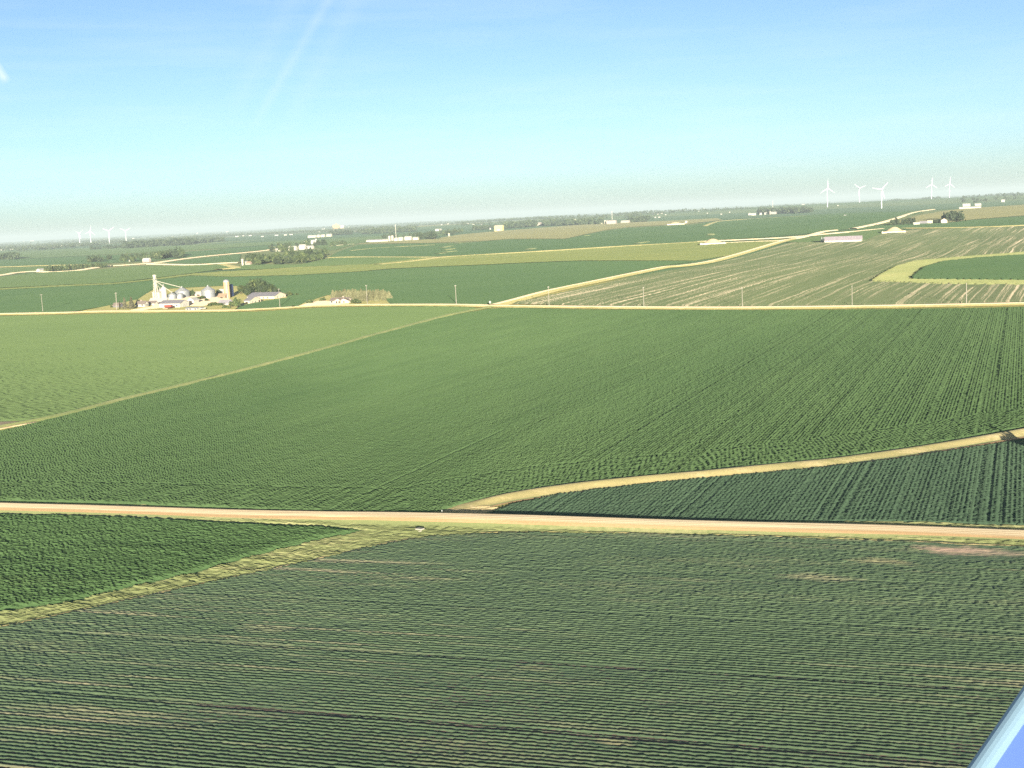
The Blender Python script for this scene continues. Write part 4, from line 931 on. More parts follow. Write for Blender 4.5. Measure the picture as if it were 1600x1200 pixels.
def silo(label, px, py, r_px, h_px, wall=M_TAN, dome=M_STEELR, cat='silo', group=None, hoops=True):
    p = ground(px, py); k = kpx(p); r = r_px*k; h = h_px*k; p = p+Vector((p.x, p.y, 0)).normalized()*r; p.z = T1(p.x, p.y)
    e = empty('silo', p, GR, label, cat, group); hw = h-r*0.75
    prof = [(r, -0.6)]; n = max(6, int(hw/1.0))
    for i in range(n):
        z = hw*i/n
        prof += [(r, z), (r*1.012, z+0.08), (r*1.012, z+0.16), (r, z+0.24)] if hoops else [(r, z)]
    prof.append((r, hw)); MB().lathe(prof, 24).build('wall', wall, e, False)
    MB().lathe([(r*1.03, hw-0.1)]+[(r*1.03*math.cos(a), hw+r*0.78*math.sin(a)) for a in np.linspace(0, 1.45, 7)], 24).build('dome', dome, e, True)
    MB().box(r*0.55, r*0.55+0.9, -r*0.98, -r*0.70, 0.0, hw-0.3).build('chute', dome, e)
    return e
# --- utility poles
def pole(px, py, hpx, label, thick=1.0, lean=0.0):
    p = ground(px, py); h = hpx*kpx(p)
    e = empty('utility_pole', p, GR, label, 'utility pole', 'wooden poles along the upper road'); e.rotation_euler = (0, R(lean), GR)
    MB().bar((0, 0, -1), (0, 0, h), 0.19*thick, 8, 0.13*thick).build('pole', M_POLE, e)
    ca = MB().box(-0.07, 0.07, -1.3, 1.3, h-0.75, h-0.60).build('crossarm', M_POLE, e)
    for yy in (-1.15, -0.55, 0.55, 1.15): MB().cyl(0, yy, h-0.60, h-0.36, 0.07, 0.05, 8).build('insulator', M_INSUL, ca)
    MB().box(-0.05, 0.05, -0.04, 0.04, 0.0, 0.0+0.01).bm.free()
    return e
pole(67, 487.3, 28, 'thin wooden pole standing alone left of the farm'); pole(182.5, 484.8, 28, 'thick wooden pole leaning beside the spruces', 1.5, 2.5)
pole(437.5, 480.3, 29.5, 'pole in front of the long barn gable'); pole(574, 475.4, 30.5, 'pole in front of the tan windbreak')
pole(713, 475.2, 30, 'tall pole left of the gravel road junction', 1.2); pole(858, 477.2, 30, 'pole just right of the climbing gravel road')
pole(1006, 478.6, 30.5, 'faint pole in the corner of the striped field'); pole(1160, 479.6, 31, 'pole at the roadside under the white soil stripes')
pole(1331.5, 477.8, 32, 'pole left of the yellow grass border tip', 0.9); pole(1510, 475, 33, 'bold pole in front of the yellow grass border', 1.25)
# --- road sign at the junction, marker post by the bank
p = ground(766, 477.6)
e = empty('road_sign', p, GR, 'small white road sign at the upper road junction', 'road sign')
MB().bar((0, 0, -0.3), (0, 0, 2.6), 0.06, 6).build('post', M_STEEL, e); MB().box(-0.55, 0.55, -0.12, -0.07, 1.5, 2.7).build('sign_board', M_WHITE, e)
p = ground(691, 806.3); e = empty('marker_post', p, 0, 'thin marker post at the foot of the grass bank', 'marker post')
MB().bar((0, 0, -0.3), (0, 0, 1.15), 0.04, 6).build('post', M_STEEL, e); MB().box(-0.06, 0.06, -0.07, -0.045, 0.85, 1.12).build('reflector_plate', M_STEEL, e)
p = ground(654, 830.5)
e = empty('culvert', p, R(-38), 'pale concrete culvert end in the grass below the road', 'culvert'); e.scale = (0.66, 0.66, 0.66)
hb = MB(); hb.box(-0.95, -0.45, -0.15, 0.15, -0.4, 0.72); hb.box(0.45, 0.95, -0.15, 0.15, -0.4, 0.72); hb.box(-0.45, 0.45, -0.15, 0.15, 0.42, 0.72); hb.build('headwall', M_CONC, e)
MB().box(-1.0, 1.0, 0.151, 1.2, 0.3, 0.73).build('slab', M_CONC, e)
for s in (-1, 1): MB().box(-0.09, 0.09, -0.55, 0.55, -0.4, 0.42, Matrix.Translation((s*1.12, -0.62, 0)) @ Matrix.Rotation(s*-0.45, 4, 'Z')).build('wing_wall', M_CONC, e)
MB().box(-0.45, 0.45, 0.05, 0.14, -0.4, 0.42).build('pipe_opening', M_DOORSHADE, e)  # solid plate, the dark inside of the pipe is put into its colour

# --- the grain farm
bldg('machine_shed', 'white shed with grey roof beside the red wagon', 'shed', 281.5, 481, 31, 14, 7, 4.2, 'x', M_WHITE, M_GREYR, op=[('garage_door', 0.3, 4.2, 2.6, 0), ('door', 0.62, 1, 2.1, 0), ('window', 0.85, 1.2, 0.9, 1.2)], ope=[('garage_door', 0.5, 4.5, 2.7, 0)])
e, (L, D, H, Rf), rf = bldg('farmhouse', 'small white farmhouse with brown roof beside the spruces', 'house', 226, 480.3, 13, 6, 5.5, 4, 'x', M_WHITE, M_BROWNR, op=[('window', 0.2, 1.1, 1.1, 1), ('door', 0.45, 1, 2, 0), ('window', 0.75, 1.1, 1.1, 1)], ope=[('window', 0.35, 1, 1.1, 1), ('window', 0.7, 1, 1.1, 1)])
MB().box(-1.2, -0.5, 0.3, 1.0, H+Rf*0.5, H+Rf+0.9).build('chimney', M_PINK, rf)
bldg('garage', 'small white garage with brown roof right of the farmhouse', 'garage', 241.5, 477.6, 11, 4, 4, 3, 'x', M_WHITE, M_BROWNR, op=[('garage_door', 0.5, 2.8, 2.1, 0)])
bldg('grey_house', 'shaded grey house half hidden behind the leaning pole', 'house', 187, 481, 10, 4, 4, 3.4, 'x', M_DGREY, M_BROWNR, op=[('window', 0.5, 1.2, 1, 1)])
bldg('dump_shed', 'low white shed at the foot of the elevator tower', 'shed', 259, 474, 25, 7, 3.5, 4.5, 'x', M_WHITE, M_WHITER, op=[('doorway', 0.72, 3, 1.5, 0)])
bldg('drier_house', 'white block under the elevator tower', 'building', 249.5, 468, 10, 5, 11, 1.5, 'x', M_WHITE, M_WHITER, op=[('window', 0.4, 1, 1, 2.2)])
grain_bin('tall white hopper bin right of the elevator tower', 257, 468, 4.2, 17, 5, 'hopper bin', 'hopper_bin', wall=M_WHITE, roofm=M_WHITER)
grain_bin('shorter white hopper bin against the elevator tower', 251.5, 467, 3.4, 13.5, 3.5, 'hopper bin', 'hopper_bin', wall=M_WHITE, roofm=M_WHITER)
grain_bin('small grey grain bin nearest the white shed', 269.5, 468.5, 6.3, 7.5, 4)
grain_bin('smallest grain bin in front of the left big bin', 281.5, 467.5, 5.2, 6.8, 3.4)
grain_bin('left big silver grain bin with cone roof', 285.5, 465.5, 11.2, 9.5, 6.8)
grain_bin('right big silver grain bin left of the tan silo', 326, 466.5, 10.8, 12, 7)
silo('tan concrete silo with pale dome', 355.3, 466.5, 4.7, 29.5)
silo('dark blue silo close behind the tan silo', 362.5, 464, 3.2, 20, M_BLUE, M_BLUE, hoops=False)
bldg('small_barn', 'small white shed between the two big grain bins', 'shed', 315, 463, 10, 2, 4, 3, 'x', M_WHITE, M_WHITER, op=[('doorway', 0.5, 3, 1.5, 0)])
bldg('barn', 'white gabled barn right of the grey roofed shed', 'barn', 303, 474.5, 10, 8, 5.5, 3.5, 'y', M_WHITE, M_WHITER, op=[('doorway', 0.5, 2.4, 2.2, 0)])
bldg('low_shed', 'low white shed with grey roof below the tan silo', 'shed', 359, 477, 17, 4, 3.4, 4.6, 'x', M_WHITE, M_GREYR, op=[('doorway', 0.3, 2.5, 1.4, 0)])
bldg('board_shed', 'brown board shed at the foot of the tan silo', 'shed', 352, 467, 11, 3, 4, 4, 'x', M_WOODB, M_WOODB, op=[('doorway', 0.5, 2, 1.5, 0)])
bldg('white_shed', 'white roofed shed just left of the tan silo top', 'shed', 351, 460, 9, 3, 4, 4, 'x', M_WHITE, M_WHITER)
bldg('long_barn', 'long grey roofed barn with cream gable at the farm end', 'barn', 429, 467.5, 42, 18, 4.6, 5.2, 'x', M_CREAM, M_GREYR, op=[('doorway', 0.2, 2.5, 1.4, 0), ('window', 0.45, 1.4, 0.8, 0.8), ('window', 0.6, 1.4, 0.8, 0.8), ('window', 0.75, 1.4, 0.8, 0.8)], ope=[('window', 0.25, 1, 0.8, 0.9), ('window', 0.75, 1, 0.8, 0.9), ('door', 0.5, 2, 1.8, 0)])
bldg('barn_wing', 'cream gabled wing in front of the long grey barn', 'barn', 390, 475, 8, 18, 5, 5.4, 'x', M_CREAM, M_GREYR, op=[('doorway', 0.5, 1.6, 1.6, 0)], ope=[('window', 0.25, 1, 0.8, 0.9), ('window', 0.5, 1, 0.8, 0.9), ('doorway', 0.85, 1.8, 1.8, 0)])
bldg('mobile_home', 'long low white mobile home by the road', 'mobile home', 308, 485.4, 17, 3, 3.6, 1.4, 'x', M_WHITE, M_STEELR, op=[('window', 0.15, 1.2, 0.8, 0.7), ('window', 0.4, 1.2, 0.8, 0.7), ('door', 0.6, 0.9, 1.3, 0), ('window', 0.85, 1.2, 0.8, 0.7)])
def car(px, py, label, rz, body, name='parked_car'):
    p = ground(px, py); e = empty(name, p+Vector((0, 0, 0.5)), rz, label, 'car', 'white vehicles parked by the mobile home')
    b = MB(); b.prism([(-0.85, 0.3), (0.85, 0.3), (0.9, 0.75), (0.8, 0.95), (-0.8, 0.95), (-0.9, 0.75)], -2.2, 2.2)
    b.build('body', body, e)
    c = MB(); c.prism([(-0.78, 0.951), (0.78, 0.951), (0.62, 1.5), (-0.62, 1.5)], -1.2, 0.9); c.build('cabin', M_GLASS, e)
    MB().box(-1.1, 0.8, -0.6, 0.6, 1.501, 1.55).build('roof', body, e)
    for x in (-1.4, 1.4):
        for y in (-0.85, 0.85):
            wv = MB(); wv.bar((x, y-0.1, 0.32), (x, y+0.1, 0.32), 0.33, 12); wv.build('wheel', M_TYRE, e)
car(312.3, 484.6, 'white car beside the mobile home, nearer to it', GR+0.2, M_WHITE); car(317.5, 484.0, 'white car parked farther right of the mobile home', GR-0.5, M_WHITE)
p = ground(263.5, 483); e = empty('farm_wagon', p+Vector((0, 0, 0.5)), GR+0.15, 'red farm wagon in front of the white shed', 'wagon')
b = MB(); b.box(-2.6, 2.6, -1.15, 1.15, 0.9, 1.15); b.box(-2.6, -2.5, -1.15, 1.15, 1.15, 2.3); b.box(2.5, 2.6, -1.15, 1.15, 1.15, 2.3); b.box(-2.5, 2.5, -1.15, -1.05, 1.15, 2.3); b.box(-2.5, 2.5, 1.05, 1.15, 1.15, 2.3); b.build('box', M_RED, e)
MB().bar((2.6, 0, 0.8), (4.4, 0, 0.4), 0.08).build('tongue', M_RED, e)
for x in (-1.7, 1.7):
    for y in (-1.0, 1.0): MB().bar((x, y-0.15, 0.5), (x, y+0.15, 0.5), 0.52, 12).build('wheel', M_TYRE, e)
p = ground(258.5, 484); e = empty('hay_rake', p+Vector((0, 0, 0.4)), GR+0.4, 'low rusty red implement left of the wagon', 'implement')
MB().box(-1.6, 1.6, -0.2, 0.2, 0.5, 0.75).bar((1.6, 0, 0.6), (3.2, 0.1, 0.4), 0.07).build('frame', M_RED, e)
for x in (-1.2, -0.4, 0.4, 1.2): MB().bar((x, -0.35, 0.5), (x, -0.28, 0.5), 0.5, 12).build('rake_wheel', M_WOODB, e)
for s in (-1, 1): MB().bar((s*0.9, 0.35, 0.3), (s*0.9, 0.5, 0.3), 0.32, 10).build('wheel', M_TYRE, e)
# elevator leg
p = ground(244.5, 468.5); k = kpx(p); Ht = 39*k; p = p+Vector((p.x, p.y, 0)).normalized()*3; p.z = T1(p.x, p.y)
e = empty('grain_elevator', p, GR, 'white bucket elevator tower with slanting spouts', 'grain elevator')
t = MB(); hw = lambda z: 1.5-0.9*z/Ht
for sx in (-1, 1):
    for sy in (-1, 1): t.bar((sx*hw(0), sy*hw(0), -0.5), (sx*hw(Ht*.93), sy*hw(Ht*.93), Ht*.93), 0.13, 6)
nz = 9
for i in range(nz):
    z0, z1 = Ht*.93*i/nz, Ht*.93*(i+1)/nz; a, b_ = hw(z0), hw(z1)
    for s in (-1, 1):
        t.bar((-a, s*a, z0), (b_, s*b_, z1), 0.08, 5); t.bar((s*a, -a, z0), (s*b_, b_, z1), 0.08, 5)
        t.bar((-b_, s*b_, z1), (b_, s*b_, z1), 0.08, 5); t.bar((s*b_, -b_, z1), (s*b_, b_, z1), 0.08, 5)
t.build('tower_frame', M_WHITE, e)
MB().box(-0.55, -0.08, -0.42, 0.42, 0, Ht*.95).box(0.08, 0.55, -0.42, 0.42, 0, Ht*.95).build('bucket_leg', M_WHITE, e)
hd = MB().box(-1.1, 1.1, -0.7, 0.7, Ht*.93, Ht*.985).prism([(-0.7, Ht*.985), (0.7, Ht*.985), (0.3, Ht), (-0.3, Ht)], -0.9, 0.9); hd.build('head', M_WHITE, e)
MB().box(-1.6, 1.6, -1.6, 1.6, Ht*.80, Ht*.81).build('platform', M_STEEL, e)
MB().cyl(0, 0, Ht*.72, Ht*.80, 0.5, 1.1, 10).build('distributor', M_STEEL, e)
def tgt(px, py, dz):
    q = ground(px, py); q = Vector((q.x, q.y, q.z+dz)); M = Matrix.Rotation(-GR, 3, 'Z'); return M @ (q-p)
for (px_, py_, up) in ((257, 468, 21), (251.5, 467, 16), (285.5, 465.5, 16.5), (269.5, 468.5, 11.5), (248, 468, 12)):
    MB().bar((0.3, 0, Ht*.76), tgt(px_, py_, up*k), 0.22, 8).build('spout', M_WHITE, e)
# trees of the grain farm
for a in ((195.5, 483, 17.5, 'tall grey spruce left of the two by the farmhouse', 1.0), (206, 483, 18.5, 'broad grey spruce next to the farmhouse', 1.1), (187.5, 483, 13, 'thin sparse spruce between pole and taller spruces', 0.6)):
    tree_px('spruce', a[0], a[1], a[2], a[3], 'spruces at the farm entrance', 'spruce_tree', a[4])
FT = [(377, 460, 15), (383, 459, 13), (391, 460, 19), (399, 459, 22), (407, 459, 21), (415, 459.5, 19), (423, 459, 16), (430, 459.5, 12), (387, 463, 12), (395, 455, 18), (404, 455, 20), (412, 456, 18)]
for i, (x, y, h) in enumerate(FT): tree_px('dark' if i % 3 else 'broad', x, y, h, 'tree in the dense grove behind the long grey barn', 'grove behind the long barn', wid=0.95)
for x, y, h, lb in ((371, 481, 15, 'large round tree below the tan silo'), (362, 480.5, 10, 'smaller bushy tree touching the large round one')): tree_px('broad', x, y, h, lb, None, wid=1.05)
for x, y, h in ((327, 479, 5), (331, 478.2, 6), (336, 477.8, 6), (341, 478, 5), (351, 482, 6), (346, 477.8, 5), (323, 471, 5), (316, 468, 6), (310, 469, 5), (357, 482.5, 4)): tree_px('bush', x, y, h, 'low green shrub in the grain farm yard', 'shrubs in the farm yard', 'shrub', 1.1, 'shrub')
for x, y, h, lb in ((301, 463.5, 10, 'dark tree behind the two big grain bins'), (341.5, 462, 10, 'dark tree right of the right big bin'), (216, 474, 6, 'small dark tree behind the farmhouse')): tree_px('dark', x, y, h, lb, None)
for x, y, h, lb in ((176, 481, 5, 'low shrub left of the leaning pole'), (484, 474.5, 7, 'round bush at the sandy drive'), (458, 481, 4, 'small bush at the field corner by the road'), (504, 471, 6, 'brownish bush left of the ranch house'), (452, 463, 7, 'flat bush right of the long barn'), (464, 462, 4, 'tiny bush in the field right of the long barn')): tree_px('bush', x, y, h, lb, None, 'shrub', 1.3, 'shrub')

# --- ranch house and its windbreak
e, (L, D, H, Rf), rf = bldg('ranch_house', 'white ranch house with brown roof beside the tan windbreak', 'house', 543, 474.5, 27, 7, 5.2, 4.0, 'x', M_CREAM, M_BROWNR, op=[('window', 0.1, 1.5, 1.1, 0.9), ('window', 0.28, 1.2, 1.1, 0.9), ('garage_door', 0.68, 3.0, 2.0, 0)], ope=[('window', 0.5, 1.2, 1, 0.9)])
for u, w_ in ((0.52, 2.6), (0.87, 3.4)):
    x = -L/2+L*u; g = MB(); g.prism([(x-w_, -0.8), (x+w_, -0.8), (x+w_, H*0.98), (x, H+Rf*0.72), (x-w_, H*0.98)], 0, 3.2)
    bmesh.ops.rotate(g.bm, verts=g.bm.verts, cent=(0, 0, 0), matrix=Matrix(((0, 1, 0), (1, 0, 0), (0, 0, 1)))); bmesh.ops.translate(g.bm, verts=g.bm.verts, vec=(0, -D/2-1.6, 0))
    go = g.build('gable_wing', M_CREAM, e)
    r_ = MB(); r_.prism([(x-w_-0.3, H*0.98-0.12), (x, H+Rf*0.72+0.03), (x+w_+0.3, H*0.98-0.12), (x+w_+0.3, H*0.98+0.1), (x, H+Rf*0.72+0.25), (x-w_-0.3, H*0.98+0.1)], -0.3, 3.4)
    bmesh.ops.rotate(r_.bm, verts=r_.bm.verts, cent=(0, 0, 0), matrix=Matrix(((0, 1, 0), (1, 0, 0), (0, 0, 1)))); bmesh.ops.translate(r_.bm, verts=r_.bm.verts, vec=(0, -D/2-1.6, 0)); r_.build('gable_roof', M_BROWNR, go)
    for dx in ((-0.9, 0.9) if w_ < 3 else (0.0,)):
        MB().box(x+dx-0.5, x+dx+0.5, -D/2-1.72, -D/2-1.6, 0.7 if w_ > 3 else 0.0, 2.0).build('window' if w_ > 3 else 'door', M_GLASS if w_ > 3 else M_DOORSHADE, e)
MB().box(L*0.1, L*0.1+0.8, 0.2, 1.0, H+Rf*0.4, H+Rf+1).build('chimney', M_PINK, rf)
qq = random.Random(3); nW = 0
for i in range(22): tree_px('tan', 521+i*3.9+qq.uniform(-1, 1), 464.5+qq.uniform(-.6, .6)+i*0.05, qq.uniform(10, 13), 'tan green spruce in the windbreak behind the ranch house', 'spruces of the tan windbreak', 'spruce_tree', 1.1)
for i in range(34):
    x = qq.uniform(552, 609); lo = 466+6.5*(1-max(0, (x-590)/30)); tree_px('tan', x, qq.uniform(466, lo), qq.uniform(8.5, 12), 'tan green spruce in the windbreak right of the ranch house', 'spruces of the tan windbreak', 'spruce_tree', 1.2)
for x, y, h in ((556, 475, 8), (561, 475.2, 7), (551, 474.4, 6)): tree_px('broad', x, y, h, 'leafy shrub at the right corner of the ranch house', 'shrubs by the ranch house', 'shrub', 1.2, 'shrub')

# --- left middle distance
bldg('livestock_barn', 'very long low white shed behind the row of trees', 'barn', 62, 424.8, 4.5, 50, 3.0, 1.8, 'y', M_WHITE, M_WHITER)
for i in range(25):
    t = i/24; far_tree(ground(71+95*t+rnd.uniform(-.8, .8), 424.2-7.0*t), rnd.uniform(6.5, 8.5)*1.05, 'tree in the straight row beside the long white shed', 'row of trees by the long white shed', L_GREEN, 0.62)
for p in scatter([(139, 411), (190, 410.5), (212, 409), (250, 407.5), (297, 402.5), (292, 398), (235, 399.5), (190, 405), (139, 408)], 46, 11):
    far_tree(p, rnd.uniform(12, 18) if p.x > -690 else rnd.uniform(8, 12), 'leafy tree in the grove left of the pale lane', 'grove left of the pale lane', rnd.choice([L_GREEN, L_DARK]))
bldg('pink_farmhouse', 'pinkish farmhouse at the foot of the left grove', 'house', 233, 409.3, 10, 3, 3, 3, 'x', M_PINK, M_WHITER)
bldg('white_shed', 'flat white shed in the left grove', 'shed', 212, 408.6, 10, 2, 2.2, 1, 'x', M_WHITE, M_WHITER)
silo('lone white silo at the left end of the woodlot', 379.3, 414, 1.7, 9.5, M_WHITE, M_WHITE)
bldg('ruined_shed', 'weathered pinkish shed beside the lone white silo', 'shed', 391, 414.2, 6, 2, 3, 2.5, 'x', M_PINK, M_WOODB)
bldg('lean_shed', 'tall narrow grey shed beside the lone white silo', 'shed', 385.5, 413.8, 2.2, 1, 5, 1, 'x', M_CONC, M_STEELR)
for p in scatter([(384, 412), (400, 414.5), (470, 414), (500, 408), (516, 402), (512, 398), (480, 399), (440, 404), (390, 407)], 72, 12):
    far_tree(p, rnd.uniform(8.5, 12.5), 'leafy tree of the dense woodlot right of the lone white silo', 'dense woodlot in the middle distance', rnd.choice([L_GREEN, L_GREEN, L_DARK]), 1.0)
for x, y, L_, D_, H_, R_, lb in ((462, 391, 11, 3, 4, 2.5, 'white barn at the left of the tree sheltered farm'), (476, 389.5, 9, 3, 4.5, 3, 'white gabled barn in the middle of the sheltered farm'), (488, 388.3, 12, 3, 3, 1.6, 'long low white barn at the right of the sheltered farm'), (438, 392.3, 7, 2, 2.5, 1.5, 'small white house at the left end of the sheltered farm'), (482, 383.6, 7, 2, 4, 2.5, 'upper white barn below the far white silo'), (491, 381.6, 5, 2, 4, 2.5, 'upper white shed right next to the far white silo')):
    bldg('barn', lb, 'barn', x, y, L_, D_, H_, R_, 'x', M_WHITE, M_WHITER)
silo('white silo rising above the sheltered farm', 494, 381, 1.5, 8, M_WHITE, M_WHITE)
for p in scatter([(418, 391), (430, 388), (446, 386.5), (470, 384), (497, 381), (512, 383.5), (516, 387), (500, 391), (470, 396), (430, 396)], 26, 13):
    far_tree(p, rnd.uniform(9, 14), 'tree sheltering the white farm above the woodlot', 'trees round the sheltered farm', rnd.choice([L_GREEN, L_DARK]))
for p in scatter([(515, 386), (540, 383.5), (538, 380.5), (516, 382)], 8, 14): far_tree(p, rnd.uniform(8, 12), 'tree right of the sheltered farm', 'trees right of the sheltered farm', L_GREEN)
# --- centre
bldg('bunker_shed', 'long low white shed left of the three silos', 'shed', 606, 376.6, 34, 5, 2.2, 1.2, 'x', M_WHITE, M_WHITER)
for x, y, lb in ((608.5, 376.4, 'left of the two grey silos by the mast'), (613.3, 375.8, 'right of the two grey silos by the mast')): silo(lb, x, y, 2.1, 8, M_CONC, M_WHITE)
for x, y, L_, H_, R_, lb in ((621, 376, 5, 2.5, 2, 'small white shed right under the mast'), (628.5, 375.5, 6, 3, 2, 'white gabled barn right of the mast'), (642, 374.6, 10, 3.4, 2, 'broad white barn between mast and dark clump'), (653, 374.3, 8, 2.4, 1.6, 'cream shed next to the dark tree clump')): bldg('barn', lb, 'barn', x, y, L_, 2, H_, R_, 'x', M_WHITE if 'cream' not in lb else M_CREAM, M_WHITER)
def mast(px, py, hpx, label):
    p = ground(px, py); k = kpx(p); h = hpx*k; e = empty('radio_mast', p, 0, label, 'radio mast'); w0 = 0.35*k
    t = MB()
    A = [Vector((math.cos(a)*w0, math.sin(a)*w0, 0)) for a in (0.3, 2.4, 4.5)]
    for a in A: t.bar(a+Vector((0, 0, -1)), a*0.5+Vector((0, 0, h)), 0.16*k, 5)
    n = 10
    for i in range(n):
        z0, z1 = h*i/n, h*(i+1)/n
        for j in range(3): t.bar(A[j]*(1-0.5*i/n)+Vector((0, 0, z0)), A[(j+1) % 3]*(1-0.5*(i+1)/n)+Vector((0, 0, z1)), 0.07*k, 4)
    t.build('lattice', M_WHITE, e); MB().cyl(0, 0, h*0.97, h*1.03, 0.9*k, 0.9*k, 8).build('antenna', M_WHITE, e)
mast(619, 374, 22, 'white radio mast above the centre farm'); mast(956.5, 343, 12, 'white mast over the pink elevator'); mast(1207.5, 326.5, 12, 'white mast behind the right hand tree belt')
for p in scatter([(655, 374.2), (680, 373), (679, 369.5), (655, 371)], 16, 15): far_tree(p, rnd.uniform(13, 17), 'tree in the dark clump at the centre farm', 'dark clump at the centre farm', L_DARK)
for p in scatter([(597, 373), (655, 370), (655, 368), (597, 371)], 18, 16): far_tree(p, rnd.uniform(9, 14), 'tree behind the centre farm', 'trees behind the centre farm', L_DARK)
for p in scatter([(682, 369.5), (724, 364.5), (722, 362), (682, 366)], 18, 17): far_tree(p, rnd.uniform(10, 15), 'tree in the belt right of the dark clump', 'belt right of the dark clump', rnd.choice([L_GREEN, L_DARK]))
silo('little tan silo in front of the centre tree belt', 701.5, 368.8, 1.2, 4.5, M_CREAM, M_CREAM)
bldg('long_shed', 'white shed behind the centre tree belt', 'shed', 689, 360.5, 9, 1, 2, 1, 'x', M_WHITE, M_WHITER)
bldg('yellow_shed', 'plain yellow shed standing alone before the far woods', 'shed', 785, 360.5, 12.5, 2.5, 7.2, 1.6, 'x', M_YELLOW, M_CREAM, op=[('garage_door', 0.5, 8, 6, 0)])
grain_bin('tiny white tank left of the yellow shed', 766, 358.4, 1.3, 1.8, 0.9, 'tank', 'storage_tank', wall=M_WHITE, door=False)
bldg('pink_elevator', 'pinkish block of the far grain elevator under a mast', 'building', 962, 349.8, 14, 2, 5.2, 0.8, 'x', M_PINK, M_WHITER)
for i, x in enumerate((945.5, 948.8, 952.1)): silo(['leftmost', 'middle', 'rightmost'][i]+' of three cream silos at the pink elevator', x, 350, 1.5, 6, M_CREAM, M_WHITE)
bldg('white_barn', 'white roofed barn right of the pink elevator', 'barn', 983, 348, 13, 2, 1.8, 2, 'x', M_PINK, M_WHITE)
bldg('white_shed', 'small cream shed left of the pink elevator', 'shed', 942.5, 350, 5, 1, 2.2, 0.8, 'x', M_CREAM, M_WHITE)
bldg('pink_roof_house', 'pinkish house among the far woods right of the yellow shed', 'house', 848, 351.6, 9, 1.5, 2, 2, 'x', M_CREAM, M_PINK)
# feed piles
def pile(px, py, wpx, hpx, label, peak=0.45, depth=20.0, wallh=0.28):
    p = ground(px, py); k = kpx(p); W = wpx*k; H = hpx*k
    az = math.atan2(p.x, p.y); e = empty('feed_pile', p, -az, label, 'feed pile')
    n = 24; m_ = 8; V = []
    for i in range(n+1):
        t = i/n; prof = min(1, t/peak) if t < peak else min(1, (1-t)/(1-peak)*1.15); prof = sstep(0, 1, prof)*0.75+0.25*prof
        for j in range(m_+1):
            s = j/m_; z = H*(wallh*0.7+(1-wallh*0.7)*prof*float(sstep(0, 0.55, s))*(1-0.3*float(sstep(0.7, 1, s))))+0.25*(rnd.random()-0.5)*(0 < j < m_)
            V.append((-W/2+W*t, s*depth, z if 0 < i < n else z*0.6))
    Fc = [(i*(m_+1)+j, (i+1)*(m_+1)+j, (i+1)*(m_+1)+j+1, i*(m_+1)+j+1) for i in range(n) for j in range(m_)]
    link_mesh('pile', np_mesh('pile', V, Fc, M_PILE, smooth=True), e)
    wl = MB(); wl.box(-W/2-0.3, W/2+0.3, -0.4, -0.02, -0.8, H*wallh); wl.box(-W/2-0.4, -W/2-0.01, -0.02, depth, -0.8, H*wallh); wl.box(W/2+0.01, W/2+0.4, -0.02, depth, -0.8, H*wallh); wl.box(-W/2-0.3, W/2+0.3, depth+0.02, depth+0.3, -0.8, H*wallh*1.1); wl.build('retaining_wall', M_CREAM, e)
pile(1114, 382.3, 39, 9, 'pale feed pile with flat wall left of the climbing road'); pile(1396.5, 364.3, 35, 9.5, 'pale feed pile at the top edge of the striped field', 0.5); pile(1056, 350.7, 27, 3.6, 'low long feed pile far off beside the tan field', 0.4)
bldg('shed', 'tiny pale shed right of the low far feed pile', 'shed', 1073.5, 349, 3, 1, 3, 1, 'x', M_CREAM, M_WHITE)
# --- right
bldg('confinement_barn', 'long livestock barn with grey roof above the striped field', 'barn', 1346, 378, 56, 3.5, 3.6, 5.8, 'x', M_WHITE, plain('pinkish_grey_roof', (0.30, 0.26, 0.29), 0.6, 0.1, 0.2, streak=(3, 0.3, 1)), minD=14)
for x, lb in ((1284, 'left feed bin at the end of the long grey barn'), (1287.5, 'right feed bin at the end of the long grey barn')): grain_bin(lb, x, 378.4, 1.4, 5, 1.8, 'feed bin', 'feed_bin', wall=M_WHITE, door=False)
bldg('white_shed', 'white shed at the left of the shaded hill farm', 'shed', 1437, 351.3, 9, 1, 2.5, 1.6, 'x', M_WHITE, M_WHITER)
bldg('dark_shed', 'dark grey shed in the middle of the shaded hill farm', 'shed', 1448.5, 349.8, 11, 1, 3.0, 1.4, 'x', M_DGREY, M_GREYR)
bldg('cream_shed', 'cream shed right of the dark grey shed', 'shed', 1457, 349, 7.5, 1, 3.4, 1.4, 'x', M_CREAM, M_CREAM)
bldg('farmhouse', 'cream gabled farmhouse under the big hill trees', 'house', 1480, 347.6, 9, 1, 3.6, 2.8, 'y', M_CREAM, M_BROWNR, op=[('window', 0.3, 1.4, 1.2, 1), ('door', 0.55, 1.2, 2, 0), ('window', 0.8, 1.4, 1.2, 1)])
for x, y, h in ((1394, 352.5, 9), (1399, 352, 11), (1402, 352, 9), (1411, 351.5, 8), (1415, 351, 9), (1421, 350.5, 10), (1426, 350, 10), (1460, 348.3, 5), (1464, 348, 5), (1467, 347.8, 6)):
    far_tree(ground(x, y), h*kpx(ground(x, y)), 'dark tree left of the big trees at the shaded hill farm', 'lower trees at the shaded hill farm', L_DARK, 0.9)
for x, y, h in ((1476, 345, 11), (1482, 344.5, 13), (1487, 346.5, 12), (1492, 345.5, 14), (1497, 346, 14), (1502, 346, 11), (1489, 343, 13)):
    far_tree(ground(x, y), h*kpx(ground(x, y)), 'big dark tree in the clump behind the cream farmhouse', 'big trees at the shaded hill farm', L_DARK, 0.95)
bldg('livestock_barn', 'long low white barn at the hilltop farm', 'barn', 1533, 325.3, 32, 1, 2, 1, 'x', M_WHITE, M_WHITER)
